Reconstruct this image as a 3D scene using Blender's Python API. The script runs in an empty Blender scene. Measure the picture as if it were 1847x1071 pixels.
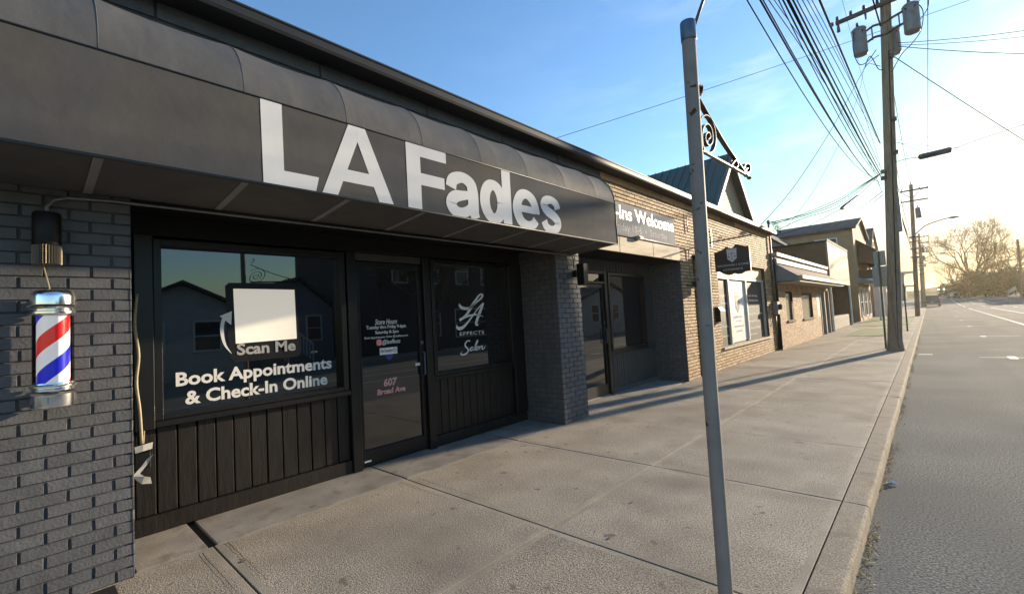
import bpy, math, random
from mathutils import Vector, Matrix
R_ = math.radians
random.seed(7)
scn = bpy.context.scene
COL = scn.collection
PI = math.pi

# ---------------------------------------------------------------- camera
CAM_H = 1.55
YAW, PITCH, ROLL, FPX = R_(42.64), R_(2.99), R_(-3.25), 814.65
PW, PH = 1847.0, 1071.0
def cam_axes():
    f = Vector((-math.sin(YAW)*math.cos(PITCH), math.cos(YAW)*math.cos(PITCH), math.sin(PITCH)))
    r = Vector((math.cos(YAW), math.sin(YAW), 0)); u = r.cross(f)
    c, s = math.cos(ROLL), math.sin(ROLL)
    return c*r+s*u, -s*r+c*u, f
AX_R, AX_U, AX_F = cam_axes()
cam = bpy.data.cameras.new('camera')
cam.sensor_width = 36.0
cam.lens = 36.0*FPX/PW
cam.clip_start = 0.05
cam.clip_end = 6000
cam_ob = bpy.data.objects.new('camera', cam)
COL.objects.link(cam_ob)
m4 = Matrix((AX_R, AX_U, -AX_F)).transposed().to_4x4()
m4.translation = (0, 0, CAM_H)
cam_ob.matrix_world = m4
scn.camera = cam_ob

# ---------------------------------------------------------------- light
SUN_AZ, SUN_EL = R_(15.3), R_(11.3)
SUN_DIR = Vector((math.sin(SUN_AZ)*math.cos(SUN_EL), math.cos(SUN_AZ)*math.cos(SUN_EL), math.sin(SUN_EL)))
sun = bpy.data.lights.new('sun', 'SUN')
sun.energy = 4.3
sun.angle = R_(0.9)
sun.color = (1.0, 0.82, 0.59)
sun_ob = bpy.data.objects.new('sun', sun)
sun_ob.rotation_euler = SUN_DIR.to_track_quat('Z', 'Y').to_euler()
sun_ob.location = (20, 60, 40)
COL.objects.link(sun_ob)

world = bpy.data.worlds.new('World')
scn.world = world
world.use_nodes = True
wn, wl = world.node_tree.nodes, world.node_tree.links
wn.clear()
w_out = wn.new('ShaderNodeOutputWorld')
bg = wn.new('ShaderNodeBackground')
bg.inputs['Strength'].default_value = 0.14
sky = wn.new('ShaderNodeTexSky')
sky.sky_type = 'NISHITA'
sky.sun_disc = False
sky.sun_elevation = SUN_EL
sky.sun_rotation = SUN_AZ
sky.air_density = 1.15
sky.dust_density = 0.12
sky.ozone_density = 4.0
# thin high cloud, brighter towards the sun: veil + streaks by direction
tc = wn.new('ShaderNodeTexCoord')
def wmath(op, a, b=None, c=None):
    n = wn.new('ShaderNodeMath'); n.operation = op
    for i, v in enumerate((a, b, c)):
        if v is None: continue
        if isinstance(v, (int, float)): n.inputs[i].default_value = v
        else: wl.new(v, n.inputs[i])
    return n.outputs[0]
dot = wn.new('ShaderNodeVectorMath'); dot.operation = 'DOT_PRODUCT'
wl.new(tc.outputs['Generated'], dot.inputs[0]); dot.inputs[1].default_value = SUN_DIR
d01 = wmath('MAXIMUM', dot.outputs['Value'], 0.0)
halo = wmath('ADD', wmath('MULTIPLY', wmath('POWER', d01, 20.0), 0.12), wmath('MULTIPLY', wmath('POWER', d01, 120.0), 1.5))
cmap = wn.new('ShaderNodeMapping'); cmap.inputs['Scale'].default_value = (2.2, 2.2, 9.0)
cmap.inputs['Rotation'].default_value = (0.15, 0.1, 0.6)
wl.new(tc.outputs['Generated'], cmap.inputs['Vector'])
cn = wn.new('ShaderNodeTexNoise'); cn.inputs['Scale'].default_value = 2.0; cn.inputs['Detail'].default_value = 7.0
cn.inputs['Roughness'].default_value = 0.6
wl.new(cmap.outputs[0], cn.inputs['Vector'])
cr = wn.new('ShaderNodeMapRange'); cr.inputs['From Min'].default_value = 0.5; cr.inputs['From Max'].default_value = 0.85
wl.new(cn.outputs['Fac'], cr.inputs['Value'])
cloud_amt = wmath('MULTIPLY', wmath('MULTIPLY', cr.outputs[0], 0.6), wmath('ADD', wmath('POWER', d01, 6.0), 0.01))
mixc = wn.new('ShaderNodeMix'); mixc.data_type = 'RGBA'
wl.new(cloud_amt, mixc.inputs['Factor'])
hsv = wn.new('ShaderNodeHueSaturation'); hsv.inputs['Saturation'].default_value = 1.0; hsv.inputs['Value'].default_value = 1.0
wl.new(sky.outputs[0], hsv.inputs['Color'])
wl.new(hsv.outputs[0], mixc.inputs['A'])
mixc.inputs['B'].default_value = (5.5, 5.3, 5.0, 1)
hal = wn.new('ShaderNodeVectorMath'); hal.operation = 'SCALE'
hal.inputs[0].default_value = (6.0, 5.0, 3.6)
wl.new(halo, hal.inputs['Scale'])
addc = wn.new('ShaderNodeVectorMath'); addc.operation = 'ADD'
wl.new(mixc.outputs['Result'], addc.inputs[0]); wl.new(hal.outputs[0], addc.inputs[1])
# the sky near the sun saturates: bounded radiance, yellow low down and white higher up
sepz = wn.new('ShaderNodeSeparateXYZ'); wl.new(tc.outputs['Generated'], sepz.inputs[0])
zr = wn.new('ShaderNodeMapRange'); wl.new(sepz.outputs['Z'], zr.inputs['Value']); zr.interpolation_type = 'SMOOTHSTEP'
zr.inputs['From Min'].default_value = -0.01; zr.inputs['From Max'].default_value = 0.20
lim = wn.new('ShaderNodeMix'); lim.data_type = 'RGBA'; wl.new(zr.outputs[0], lim.inputs['Factor'])
lim.inputs['A'].default_value = (3.5, 2.5, 1.1, 1); lim.inputs['B'].default_value = (4.7, 4.6, 4.35, 1)
mn = wn.new('ShaderNodeVectorMath'); mn.operation = 'MINIMUM'
wl.new(addc.outputs[0], mn.inputs[0]); wl.new(lim.outputs['Result'], mn.inputs[1])
wl.new(mn.outputs[0], bg.inputs['Color'])
wl.new(bg.outputs[0], w_out.inputs['Surface'])

vs = scn.view_settings
scn.display_settings.display_device = 'sRGB'
vs.view_transform = 'Standard'; vs.look = 'None'; vs.exposure = 1.2; vs.gamma = 1.0
vs.use_curve_mapping = False
scn.cycles.use_denoising = True
scn.cycles.max_bounces = 6
scn.cycles.diffuse_bounces = 3
scn.cycles.glossy_bounces = 3
scn.cycles.transmission_bounces = 6
scn.cycles.volume_bounces = 0
scn.cycles.caustics_reflective = False
scn.cycles.caustics_refractive = False
scn.cycles.sample_clamp_indirect = 6.0

# ---------------------------------------------------------------- survey helpers: a photo point put on a real plane
def ray(px, py):
    return AX_R*((px-PW/2)/FPX) + AX_U*(-(py-PH/2)/FPX) + AX_F
CAMP = Vector((0, 0, CAM_H))
def on_x(px, py, X):
    d = ray(px, py); return CAMP + d*(X/d.x)
def on_y(px, py, Y):
    d = ray(px, py); return CAMP + d*(Y/d.y)
def on_z(px, py, z=0.0):
    d = ray(px, py); return CAMP + d*((z-CAM_H)/d.z)

def terrain(y):
    if y <= 75: return 0.0
    if y <= 170:
        s = (y-75)/95.0; return 1.2*s*s*(3-2*s)
    return 1.2 - 0.00006*(y-170)**2 if y < 420 else 1.2-0.00006*250**2 - 0.004*(y-420)
ROAD = -0.115

# ---------------------------------------------------------------- mesh builder
LOC = {}
class MB:
    def __init__(s): s.v = []; s.f = []; s.m = []; s.var = []
    def face(s, pts, mi=0, var=0.5):
        i = len(s.v); s.v += [tuple(p) for p in pts]
        s.f.append(tuple(range(i, i+len(pts)))); s.m.append(mi); s.var.append(var)
    def mesh(s, vs, fs, mi=0, var=0.5):
        i = len(s.v); s.v += [tuple(p) for p in vs]
        for f in fs:
            s.f.append(tuple(i+k for k in f)); s.m.append(mi); s.var.append(var)
    def box(s, x0, x1, y0, y1, z0, z1, mi=0, var=0.5):
        s.mesh([(x0,y0,z0),(x1,y0,z0),(x1,y1,z0),(x0,y1,z0),(x0,y0,z1),(x1,y0,z1),(x1,y1,z1),(x0,y1,z1)],
               [(0,3,2,1),(4,5,6,7),(0,1,5,4),(1,2,6,5),(2,3,7,6),(3,0,4,7)], mi, var)
    def bbox(s, x0, x1, y0, y1, z0, z1, b=0.005, mi=0):
        # box with chamfered edges
        vs = []; 
        for z, i in ((z0, b), (z0+b, 0), (z1-b, 0), (z1, b)):
            j = i
            vs += [(x0+j,y0+b,z),(x0+b,y0+j,z),(x1-b,y0+j,z),(x1-j,y0+b,z),(x1-j,y1-b,z),(x1-b,y1-j,z),(x0+b,y1-j,z),(x0+j,y1-b,z)]
        fs = [tuple(range(7,-1,-1)), tuple(range(24,32))]
        for l in range(3):
            for k in range(8):
                a = l*8+k; c = l*8+(k+1) % 8
                fs.append((a, c, c+8, a+8))
        s.mesh(vs, fs, mi)
    def prism(s, poly, ext, mi=0):
        n = len(poly); e = Vector(ext)
        vs = [Vector(p) for p in poly] + [Vector(p)+e for p in poly]
        fs = [tuple(range(n-1,-1,-1)), tuple(range(n, 2*n))]
        for k in range(n):
            c = (k+1) % n; fs.append((k, c, c+n, k+n))
        s.mesh(vs, fs, mi)
    def tube(s, pts, r, n=8, mi=0, cap=True):
        pts = [Vector(p) for p in pts]
        rs = r if isinstance(r, (list, tuple)) else [r]*len(pts)
        up = None; vs = []
        for i, p in enumerate(pts):
            t = (pts[min(i+1, len(pts)-1)] - pts[max(i-1, 0)])
            if t.length < 1e-9: t = Vector((0,0,1))
            t.normalize()
            if up is None:
                up = Vector((0,0,1)) if abs(t.z) < 0.9 else Vector((1,0,0))
            a = t.cross(up)
            if a.length < 1e-5: a = t.orthogonal()
            a.normalize(); b = a.cross(t); up = b
            for k in range(n):
                an = 2*PI*k/n
                vs.append(p + (a*math.cos(an) + b*math.sin(an))*rs[i])
        fs = []
        for i in range(len(pts)-1):
            for k in range(n):
                c = (k+1) % n
                fs.append((i*n+k, i*n+c, (i+1)*n+c, (i+1)*n+k))
        if cap:
            fs.append(tuple(range(n-1,-1,-1))); fs.append(tuple((len(pts)-1)*n+k for k in range(n)))
        s.mesh(vs, fs, mi)
    def lathe(s, c, prof, n=24, mi=0, axis='Z'):
        c = Vector(c); vs = []
        for r, h in prof:
            for k in range(n):
                a = 2*PI*k/n
                p = (r*math.cos(a), r*math.sin(a), h)
                if axis == 'X': p = (h, r*math.cos(a), r*math.sin(a))
                if axis == 'Y': p = (r*math.sin(a), h, r*math.cos(a))
                vs.append(c+Vector(p))
        fs = []
        for i in range(len(prof)-1):
            for k in range(n):
                q = (k+1) % n
                fs.append((i*n+k, i*n+q, (i+1)*n+q, (i+1)*n+k))
        fs.append(tuple(range(n-1,-1,-1))); fs.append(tuple((len(prof)-1)*n+k for k in range(n)))
        s.mesh(vs, fs, mi)
    def build_each(s, name, mats, parent, smooth=False, auto=None):
        # one object per separate piece
        par = list(range(len(s.v)))
        def find(a):
            while par[a] != a: par[a] = par[par[a]]; a = par[a]
            return a
        for f in s.f:
            for k in f[1:]: par[find(k)] = find(f[0])
        groups = {}
        for i, f in enumerate(s.f): groups.setdefault(find(f[0]), []).append(i)
        out = []
        for ids in groups.values():
            b = MB()
            for i in ids: b.face([s.v[k] for k in s.f[i]], s.m[i], s.var[i])
            if smooth:
                b = MB(); mp = {}
                for i in ids:
                    for k in s.f[i]:
                        if k not in mp: mp[k] = len(b.v); b.v.append(s.v[k])
                    b.f.append(tuple(mp[k] for k in s.f[i])); b.m.append(s.m[i]); b.var.append(s.var[i])
            out.append(b.build(name, mats, parent, smooth, auto))
        return out
    def build(s, name, mats, parent=None, smooth=False, auto=None):
        me = bpy.data.meshes.new(name)
        off = Vector((0,0,0))
        if parent is not None: off = LOC.get(parent.name, off)
        me.from_pydata([(v[0]-off.x, v[1]-off.y, v[2]-off.z) for v in s.v], [], s.f)
        mats = mats if isinstance(mats, (list, tuple)) else [mats]
        for m in mats: me.materials.append(m)
        me.polygons.foreach_set('material_index', s.m)
        if smooth: me.polygons.foreach_set('use_smooth', [True]*len(s.f))
        at = me.attributes.new('var', 'FLOAT', 'FACE'); at.data.foreach_set('value', s.var)
        me.update()
        if auto is not None:
            me.set_sharp_from_angle(angle=R_(auto))
        o = bpy.data.objects.new(name, me)
        COL.objects.link(o)
        if parent is not None:
            o.parent = parent; LOC[o.name] = off
        else: LOC[o.name] = Vector((0,0,0))
        return o

def tag(o, label=None, cat=None, group=None, kind=None):
    if label: o['label'] = label
    if cat: o['category'] = cat
    if group: o['group'] = group
    if kind: o['kind'] = kind
    return o
def thing(name, label, cat, loc, group=None):
    o = bpy.data.objects.new(name, None); o.empty_display_size = 0.2
    o.location = loc; COL.objects.link(o); LOC[o.name] = Vector(loc)
    return tag(o, label, cat, group)
def struct(mb, name, mats, smooth=False):
    return tag(mb.build(name, mats, None, smooth), kind='structure')
def copy_tree(o, loc, label, parent=None):
    c = o.copy(); COL.objects.link(c)
    if parent is None:
        c.location = loc
        if label: c['label'] = label
    else: c.parent = parent
    for ch in list(o.children): copy_tree(ch, None, None, c)
    return c

# ---------------------------------------------------------------- materials
MATS = {}
def mat(name, col, rough=0.6, metal=0.0, var=0.0, vscale=6.0, bump=0.0, bscale=60.0, spec=0.5, attr=0.0, bdist=0.004,
        stain=None, fine=0.0, fscale=220.0, emit=0.0, coat=0.0, stretch=None, stain2=None):
    m = bpy.data.materials.new(name); m.use_nodes = True
    n, l = m.node_tree.nodes, m.node_tree.links
    p = n['Principled BSDF']
    p.inputs['Base Color'].default_value = (*col, 1)
    p.inputs['Roughness'].default_value = rough
    p.inputs['Metallic'].default_value = metal
    p.inputs['Specular IOR Level'].default_value = spec
    if coat: p.inputs['Coat Weight'].default_value = coat
    if emit:
        p.inputs['Emission Color'].default_value = (*col, 1); p.inputs['Emission Strength'].default_value = emit
    c = n.new('ShaderNodeTexCoord'); vec = c.outputs['Object']
    if stretch:
        mp = n.new('ShaderNodeMapping'); mp.inputs['Scale'].default_value = stretch
        l.new(vec, mp.inputs['Vector']); vec = mp.outputs[0]
    def noise(sc, det=4.0):
        t = n.new('ShaderNodeTexNoise'); t.inputs['Scale'].default_value = sc; t.inputs['Detail'].default_value = det
        l.new(vec, t.inputs['Vector']); return t.outputs['Fac']
    def mrange(v, a, b, lo=0.3, hi=0.7):
        r = n.new('ShaderNodeMapRange'); l.new(v, r.inputs['Value'])
        r.inputs['From Min'].default_value = lo; r.inputs['From Max'].default_value = hi
        r.inputs['To Min'].default_value = a; r.inputs['To Max'].default_value = b
        return r.outputs[0]
    def mul(a, b):
        q = n.new('ShaderNodeMath'); q.operation = 'MULTIPLY'; l.new(a, q.inputs[0]); l.new(b, q.inputs[1]); return q.outputs[0]
    fac = None
    if var: fac = mrange(noise(vscale, 5), 1-var, 1+var)
    if fine:
        f2 = mrange(noise(fscale, 2), 1-fine, 1+fine, 0.35, 0.65); fac = f2 if fac is None else mul(fac, f2)
    if attr:
        a = n.new('ShaderNodeAttribute'); a.attribute_name = 'var'
        f3 = mrange(a.outputs['Fac'], 1-attr, 1+attr, 0, 1); fac = f3 if fac is None else mul(fac, f3)
    colout = None
    if fac is not None:
        s = n.new('ShaderNodeVectorMath'); s.operation = 'SCALE'; s.inputs[0].default_value = col
        l.new(fac, s.inputs['Scale']); colout = s.outputs[0]
    if stain:
        scol, ssc, lo, hi = stain
        mx = n.new('ShaderNodeMix'); mx.data_type = 'RGBA'
        l.new(mrange(noise(ssc, 6), 0, 1, lo, hi), mx.inputs['Factor'])
        if colout is not None: l.new(colout, mx.inputs['A'])
        else: mx.inputs['A'].default_value = (*col, 1)
        mx.inputs['B'].default_value = (*scol, 1); colout = mx.outputs['Result']
    if stain2:
        scol, ssc, lo, hi, strch = stain2
        mp2 = n.new('ShaderNodeMapping'); mp2.inputs['Scale'].default_value = strch; l.new(c.outputs['Object'], mp2.inputs['Vector'])
        t2 = n.new('ShaderNodeTexNoise'); t2.inputs['Scale'].default_value = ssc; t2.inputs['Detail'].default_value = 4; l.new(mp2.outputs[0], t2.inputs['Vector'])
        mx = n.new('ShaderNodeMix'); mx.data_type = 'RGBA'
        l.new(mrange(t2.outputs['Fac'], 0, 1, lo, hi), mx.inputs['Factor'])
        if colout is not None: l.new(colout, mx.inputs['A'])
        else: mx.inputs['A'].default_value = (*col, 1)
        mx.inputs['B'].default_value = (*scol, 1); colout = mx.outputs['Result']
    if colout is not None: l.new(colout, p.inputs['Base Color'])
    if bump:
        b = n.new('ShaderNodeBump'); b.inputs['Strength'].default_value = bump; b.inputs['Distance'].default_value = bdist
        l.new(noise(bscale, 4), b.inputs['Height']); l.new(b.outputs[0], p.inputs['Normal'])
    MATS[name] = m
    return m

M_brick = mat('painted_grey_brick', (.098,.098,.101), .6, attr=.10, var=.14, vscale=9, bump=.6, bscale=60, bdist=.005, stain2=((.075,.075,.078), 5, .58, .72, (1,1,.35)))
M_brick2 = mat('brown_brick', (.44,.275,.13), .75, attr=.35, var=.2, vscale=18, bump=.6, bscale=80, bdist=.005)
M_brick3 = mat('tan_brick', (.43,.275,.145), .8, attr=.30, var=.2, vscale=16, bump=.5, bscale=80, bdist=.005)
M_mortar = mat('mortar_dark', (.066,.067,.071), .9, var=.2, vscale=20)
M_mortar2 = mat('mortar_brown', (.09,.065,.045), .9, var=.2, vscale=20)
M_mortar3 = mat('mortar_tan', (.22,.17,.12), .9, var=.2, vscale=20)
M_paint = mat('grey_wall_paint', (.075,.078,.084), .6, var=.12, vscale=4, bump=.2, bscale=40)
M_fabric = mat('awning_vinyl', (.072,.073,.077), .85, spec=.15, var=.08, vscale=3, bump=.22, bscale=3.5, bdist=.03, fine=.05, fscale=300,
               stain=((.100,.088,.074), 1.1, .47, .80), stain2=((.09,.085,.079), 2.2, .55, .8, (1,2.6,.45)))
M_fabtop = mat('awning_vinyl_top', (.088,.088,.089), .7, spec=.25, var=.14, vscale=2.5, bump=.30, bscale=4, bdist=.03, fine=.05, fscale=300, stain2=((.125,.115,.10), 2.2, .52, .8, (1.5,3,.6)))
M_soffit = mat('soffit_mesh_vinyl', (.085,.082,.078), .75, var=.15, vscale=5, bump=.2, bscale=260)
M_seam = mat('soffit_seam', (.24,.235,.225), .7, var=.1)
M_letter = mat('white_vinyl_letter', (.63,.63,.63), .8, spec=.15, var=.04, vscale=5)
M_black = mat('black_paint', (.007,.007,.008), .45, spec=.3, var=.25, vscale=8, bump=.1, bscale=90)
M_frame = mat('black_aluminium', (.008,.008,.008), .36, spec=.4, var=.2, vscale=10)
M_wood = mat('black_stained_wood', (.013,.010,.008), .42, spec=.4, var=.55, vscale=7, bump=.6, bscale=26, bdist=.004, stretch=(1,6,.7))
M_glass = mat('dark_glass', (.004,.006,.008), .015, spec=1.0)
M_glass.node_tree.nodes['Principled BSDF'].inputs['IOR'].default_value = 1.62
M_fglass = mat('house_window_glass', (.03,.035,.04), .05, spec=.8)
M_chrome = mat('polished_chrome', (.92,.92,.91), .17, metal=1)
M_conduit = mat('galvanised_conduit', (.20,.20,.20), .45, metal=.7, var=.15, vscale=20)
M_cable = mat('cable_rubber', (.016,.015,.014), .95, spec=.05)
M_cream = mat('cream_cable', (.38,.32,.20), .5, var=.15, vscale=30)
M_tape = mat('clear_packing_tape', (.55,.53,.48), .25, var=.1, vscale=30)
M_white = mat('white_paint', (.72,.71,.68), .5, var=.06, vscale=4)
M_offwhite = mat('weathered_white', (.38,.345,.29), .6, var=.12, vscale=5)
M_sticker = mat('white_sticker', (.78,.76,.72), .4)
M_red = mat('red_sticker', (.55,.05,.06), .4)
M_pink = mat('pink_sticker', (.85,.17,.17), .5)
M_blue = mat('blue_sticker', (.03,.05,.28), .4)
M_grey_let = mat('grey_vinyl_letter', (.40,.39,.38), .45)
M_banner = mat('banner_grey', (.20,.215,.23), .8, spec=.2, var=.1, vscale=3)
M_board = mat('weathered_lintel_board', (.42,.33,.21), .7, var=.2, vscale=5, stretch=(1,.4,3), stain=((.24,.17,.10), 3, .5, .8))
M_gutter = mat('brown_metal_gutter', (.022,.024,.027), .5, spec=.3, var=.15, vscale=3)
M_concrete = mat('sidewalk_concrete', (.35,.300,.232), .9, spec=.25, attr=.12, var=.16, vscale=1.7, fine=.55, fscale=95, bump=.75, bscale=110, bdist=.004, stain2=((.19,.16,.125), 7, .655, .70, (1,1,1)),
                 stain=((.20,.168,.130), .9, .50, .78))
M_edge = mat('tooled_concrete_edge', (.335,.287,.222), .85, var=.16, vscale=4, fine=.30, fscale=130, bump=.4, bscale=120, stain=((.17,.145,.115), .9, .50, .78))
M_apron = mat('smooth_concrete', (.26,.235,.205), .8, var=.22, vscale=3, fine=.1, fscale=120, bump=.3, bscale=50, stain=((.15,.12,.085), 5, .55, .75))
M_dirt = mat('joint_dirt', (.030,.026,.022), .95, var=.3, vscale=40)
M_curb = mat('curb_concrete', (.33,.28,.215), .9, spec=.2, var=.25, vscale=5, fine=.42, fscale=95, bump=.5, bscale=60, stain=((.19,.145,.09), 5, .5, .8))
M_asphalt = mat('old_asphalt', (.21,.205,.178), 1.0, spec=.08, stain2=((.155,.152,.138), .9, .48, .72, (1.2,.05,1)), var=.14, vscale=.6, fine=.6, fscale=70, bump=.6, bscale=80, bdist=.006,
                stain=((.15,.148,.132), .35, .48, .7))
M_gutterpan = mat('gutter_asphalt', (.118,.119,.115), .85, var=.2, vscale=2, fine=.35, fscale=110, bump=.6, bscale=120)
M_line = mat('road_paint', (.62,.61,.56), .6, var=.2, vscale=9, stain=((.25,.25,.24), 14, .55, .75))
M_grass = mat('lawn', (.085,.13,.025), .9, var=.35, vscale=3, fine=.4, fscale=40)
M_earth = mat('earth', (.10,.095,.06), .95, var=.3, vscale=.2)
M_pole = mat('grey_painted_steel', (.27,.235,.205), .65, metal=.0, spec=.25, var=.12, vscale=8, stain=((.075,.038,.020), 17, .66, .70))
M_steel = mat('sleeve_steel', (.10,.14,.20), .35, metal=.5, var=.2, vscale=20)
M_iron = mat('brown_wrought_iron', (.085,.072,.062), .45, metal=.3, var=.2, vscale=20)
M_utpole = mat('weathered_pole_wood', (.27,.21,.14), .9, var=.3, vscale=9, bump=.8, bscale=14, bdist=.012, stretch=(5,5,.35), stain=((.10,.075,.05), 3, .5, .8))
M_xarm = mat('crossarm_wood', (.10,.085,.07), .9, var=.3, vscale=8, stretch=(.4,4,4))
M_transf = mat('transformer_grey', (.20,.21,.21), .45, var=.12, vscale=5, stain=((.12,.10,.08), 6, .55, .8))
M_porcelain = mat('insulator_brown', (.07,.045,.035), .25)
M_signpost = mat('green_steel_post', (.06,.085,.065), .55, metal=.3, var=.15, vscale=10)
M_signback = mat('sign_back_aluminium', (.26,.29,.28), .45, metal=.4, var=.12, vscale=6)
M_signblk = mat('black_sign_board', (.035,.035,.034), .4, var=.15, vscale=6)
M_gold = mat('gold_letter', (.42,.31,.12), .4)
M_silver = mat('silver_shield', (.58,.60,.64), .4)
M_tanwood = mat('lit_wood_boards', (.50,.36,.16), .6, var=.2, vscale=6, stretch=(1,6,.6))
M_teal = mat('green_metal_roof', (.035,.085,.09), .5, metal=.0, spec=.3, var=.1, vscale=2)
M_siding = mat('tan_siding', (.36,.27,.185), .7, var=.08, vscale=3)
M_siding2 = mat('white_siding', (.50,.48,.44), .7, var=.08, vscale=3)
M_siding3 = mat('brown_siding', (.05,.045,.045), .7, var=.12, vscale=3)
M_siding4 = mat('grey_siding', (.20,.21,.23), .7, var=.1, vscale=3)
M_stucco = mat('ochre_stucco', (.40,.25,.125), .85, var=.12, vscale=1.5, bump=.2, bscale=20)
M_pinkgab = mat('pink_shingle_wall', (.34,.22,.17), .85, var=.15, vscale=5)
M_shingle = mat('dark_shingles', (.045,.042,.040), .85, var=.3, vscale=9, bump=.4, bscale=12, bdist=.02)
M_brshingle = mat('brown_shingles', (.13,.075,.052), .85, var=.25, vscale=14, bump=.5, bscale=18, bdist=.015)
M_panelw = mat('pale_metal_panel', (.30,.225,.14), .7, metal=.0, spec=.15, var=.10, vscale=2, stretch=(1,5,.5))
M_dark = mat('dark_recess_paint', (.07,.075,.07), .8, var=.15, vscale=3)
M_stone = mat('planter_stone', (.26,.23,.18), .85, var=.3, vscale=7, bump=.6, bscale=9, bdist=.02)
M_brownside = mat('porch_brown_boards', (.085,.045,.028), .7, var=.2, vscale=6)
M_bark = mat('bark', (.15,.105,.065), .95, var=.3, vscale=9, bump=.6, bscale=10, bdist=.03)
M_twig = mat('bare_twigs', (.12,.075,.035), .95, var=.2, vscale=2)
M_leaf = mat('evergreen_leaf', (.030,.038,.014), .8, attr=.45)
M_leaf2 = mat('brushy_leaf', (.050,.045,.018), .85, attr=.45)
M_hill = mat('wooded_hill', (.07,.075,.05), .95, var=.4, vscale=.03)
M_carpaint = mat('dark_car_paint', (.025,.027,.03), .25, coat=.8)
M_carwhite = mat('white_car_paint', (.6,.6,.6), .3, coat=.6)
M_tyre = mat('tyre_rubber', (.015,.015,.015), .85)
M_tail = mat('tail_lamp_red', (.35,.02,.015), .25)
M_rubbermat = mat('rubber_mat', (.012,.011,.010), .7, bump=.6, bscale=90)
M_straw = mat('dry_grass', (.45,.32,.11), .9, attr=.5)
M_paper = mat('paper_scrap', (.65,.66,.70), .6)
M_dryleaf = mat('dry_leaf', (.07,.045,.025), .8)
M_chip = mat('oil_stain', (.17,.145,.115), .6)
M_lampglow = mat('lit_signal_lamp', (.75,1.0,.85), .4, emit=5.0)
M_redpole = mat('sun_tinted_pole_wood', (.22,.10,.075), .9, var=.2, vscale=3)  # warm sun tint put into the base colour of the wood

# barber stripes: one-start helix by angle and height
STR0 = 2.53
def stripe_mat():
    m = bpy.data.materials.new('barber_stripes'); m.use_nodes = True
    n, l = m.node_tree.nodes, m.node_tree.links; p = n['Principled BSDF']
    c = n.new('ShaderNodeTexCoord'); s = n.new('ShaderNodeSeparateXYZ'); l.new(c.outputs['Object'], s.inputs[0])
    def mt(op, a, b=None):
        q = n.new('ShaderNodeMath'); q.operation = op
        for i, v in enumerate((a, b)):
            if v is None: continue
            if isinstance(v, (int, float)): q.inputs[i].default_value = v
            else: l.new(v, q.inputs[i])
        return q.outputs[0]
    th = mt('DIVIDE', mt('ARCTAN2', s.outputs['Y'], s.outputs['X']), 2*PI)
    ph = mt('FRACT', mt('ADD', mt('SUBTRACT', mt('DIVIDE', s.outputs['Z'], 0.40), th), STR0))
    r = n.new('ShaderNodeValToRGB'); r.color_ramp.interpolation = 'CONSTANT'
    e = r.color_ramp.elements
    W, RD, B = (.75,.75,.78,1), (.62,.012,.02,1), (.015,.02,.55,1)
    e[0].position = 0; e[0].color = B
    e[1].position = .25; e[1].color = W
    for pos, cc in ((.5, RD), (.75, W)):
        k = e.new(pos); k.color = cc
    l.new(ph, r.inputs[0]); l.new(r.outputs[0], p.inputs['Base Color'])
    l.new(r.outputs[0], p.inputs['Emission Color']); p.inputs['Emission Strength'].default_value = .22
    p.inputs['Roughness'].default_value = .25
    return m
M_stripe = stripe_mat()
def tube_glass():
    m = bpy.data.materials.new('clear_acrylic'); m.use_nodes = True
    n, l = m.node_tree.nodes, m.node_tree.links
    t = n.new('ShaderNodeBsdfTransparent'); g = n.new('ShaderNodeBsdfGlossy'); g.inputs['Roughness'].default_value = .05
    t.inputs['Color'].default_value = (.9,.9,.88,1)
    f = n.new('ShaderNodeFresnel'); f.inputs['IOR'].default_value = 1.4
    x = n.new('ShaderNodeMixShader'); l.new(f.outputs[0], x.inputs[0]); l.new(t.outputs[0], x.inputs[1]); l.new(g.outputs[0], x.inputs[2])
    l.new(x.outputs[0], n['Material Output'].inputs['Surface'])
    return m
M_acryl = tube_glass()

# ---------------------------------------------------------------- lettering
_fm = {}
def text_raw(body, off, shear, space):
    k = (body, off, shear, space)
    if k in _fm: return _fm[k]
    c = bpy.data.curves.new('lettering', 'FONT'); c.body = body; c.offset = off; c.shear = shear
    c.resolution_u = 3; c.fill_mode = 'FRONT' if hasattr(c, 'fill_mode') else c.fill_mode; c.space_character = space
    o = bpy.data.objects.new('lettering', c); COL.objects.link(o)
    dg = bpy.context.evaluated_depsgraph_get()
    me = bpy.data.meshes.new_from_object(o.evaluated_get(dg))
    v = [tuple(q.co) for q in me.vertices]; f = [tuple(q.vertices) for q in me.polygons]
    bpy.data.objects.remove(o); bpy.data.curves.remove(c); bpy.data.meshes.remove(me)
    _fm[k] = (v, f); return v, f
def on_wall(X):   return lambda u, z: (X, u, z)        # faces the street
def on_blade(Y):  return lambda u, z: (u, Y, z)        # faces back along the walk
def text(mb, body, u0, u1, z0, z1, place, off=.02, shear=0, space=1.0, mi=0):
    v, f = text_raw(body, off, shear, space)
    xs = [p[0] for p in v]; ys = [p[1] for p in v]
    sx = (u1-u0)/(max(xs)-min(xs)); sy = (z1-z0)/(max(ys)-min(ys))
    mb.mesh([place(u0+(p[0]-min(xs))*sx, z0+(p[1]-min(ys))*sy) for p in v], f, mi)
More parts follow.
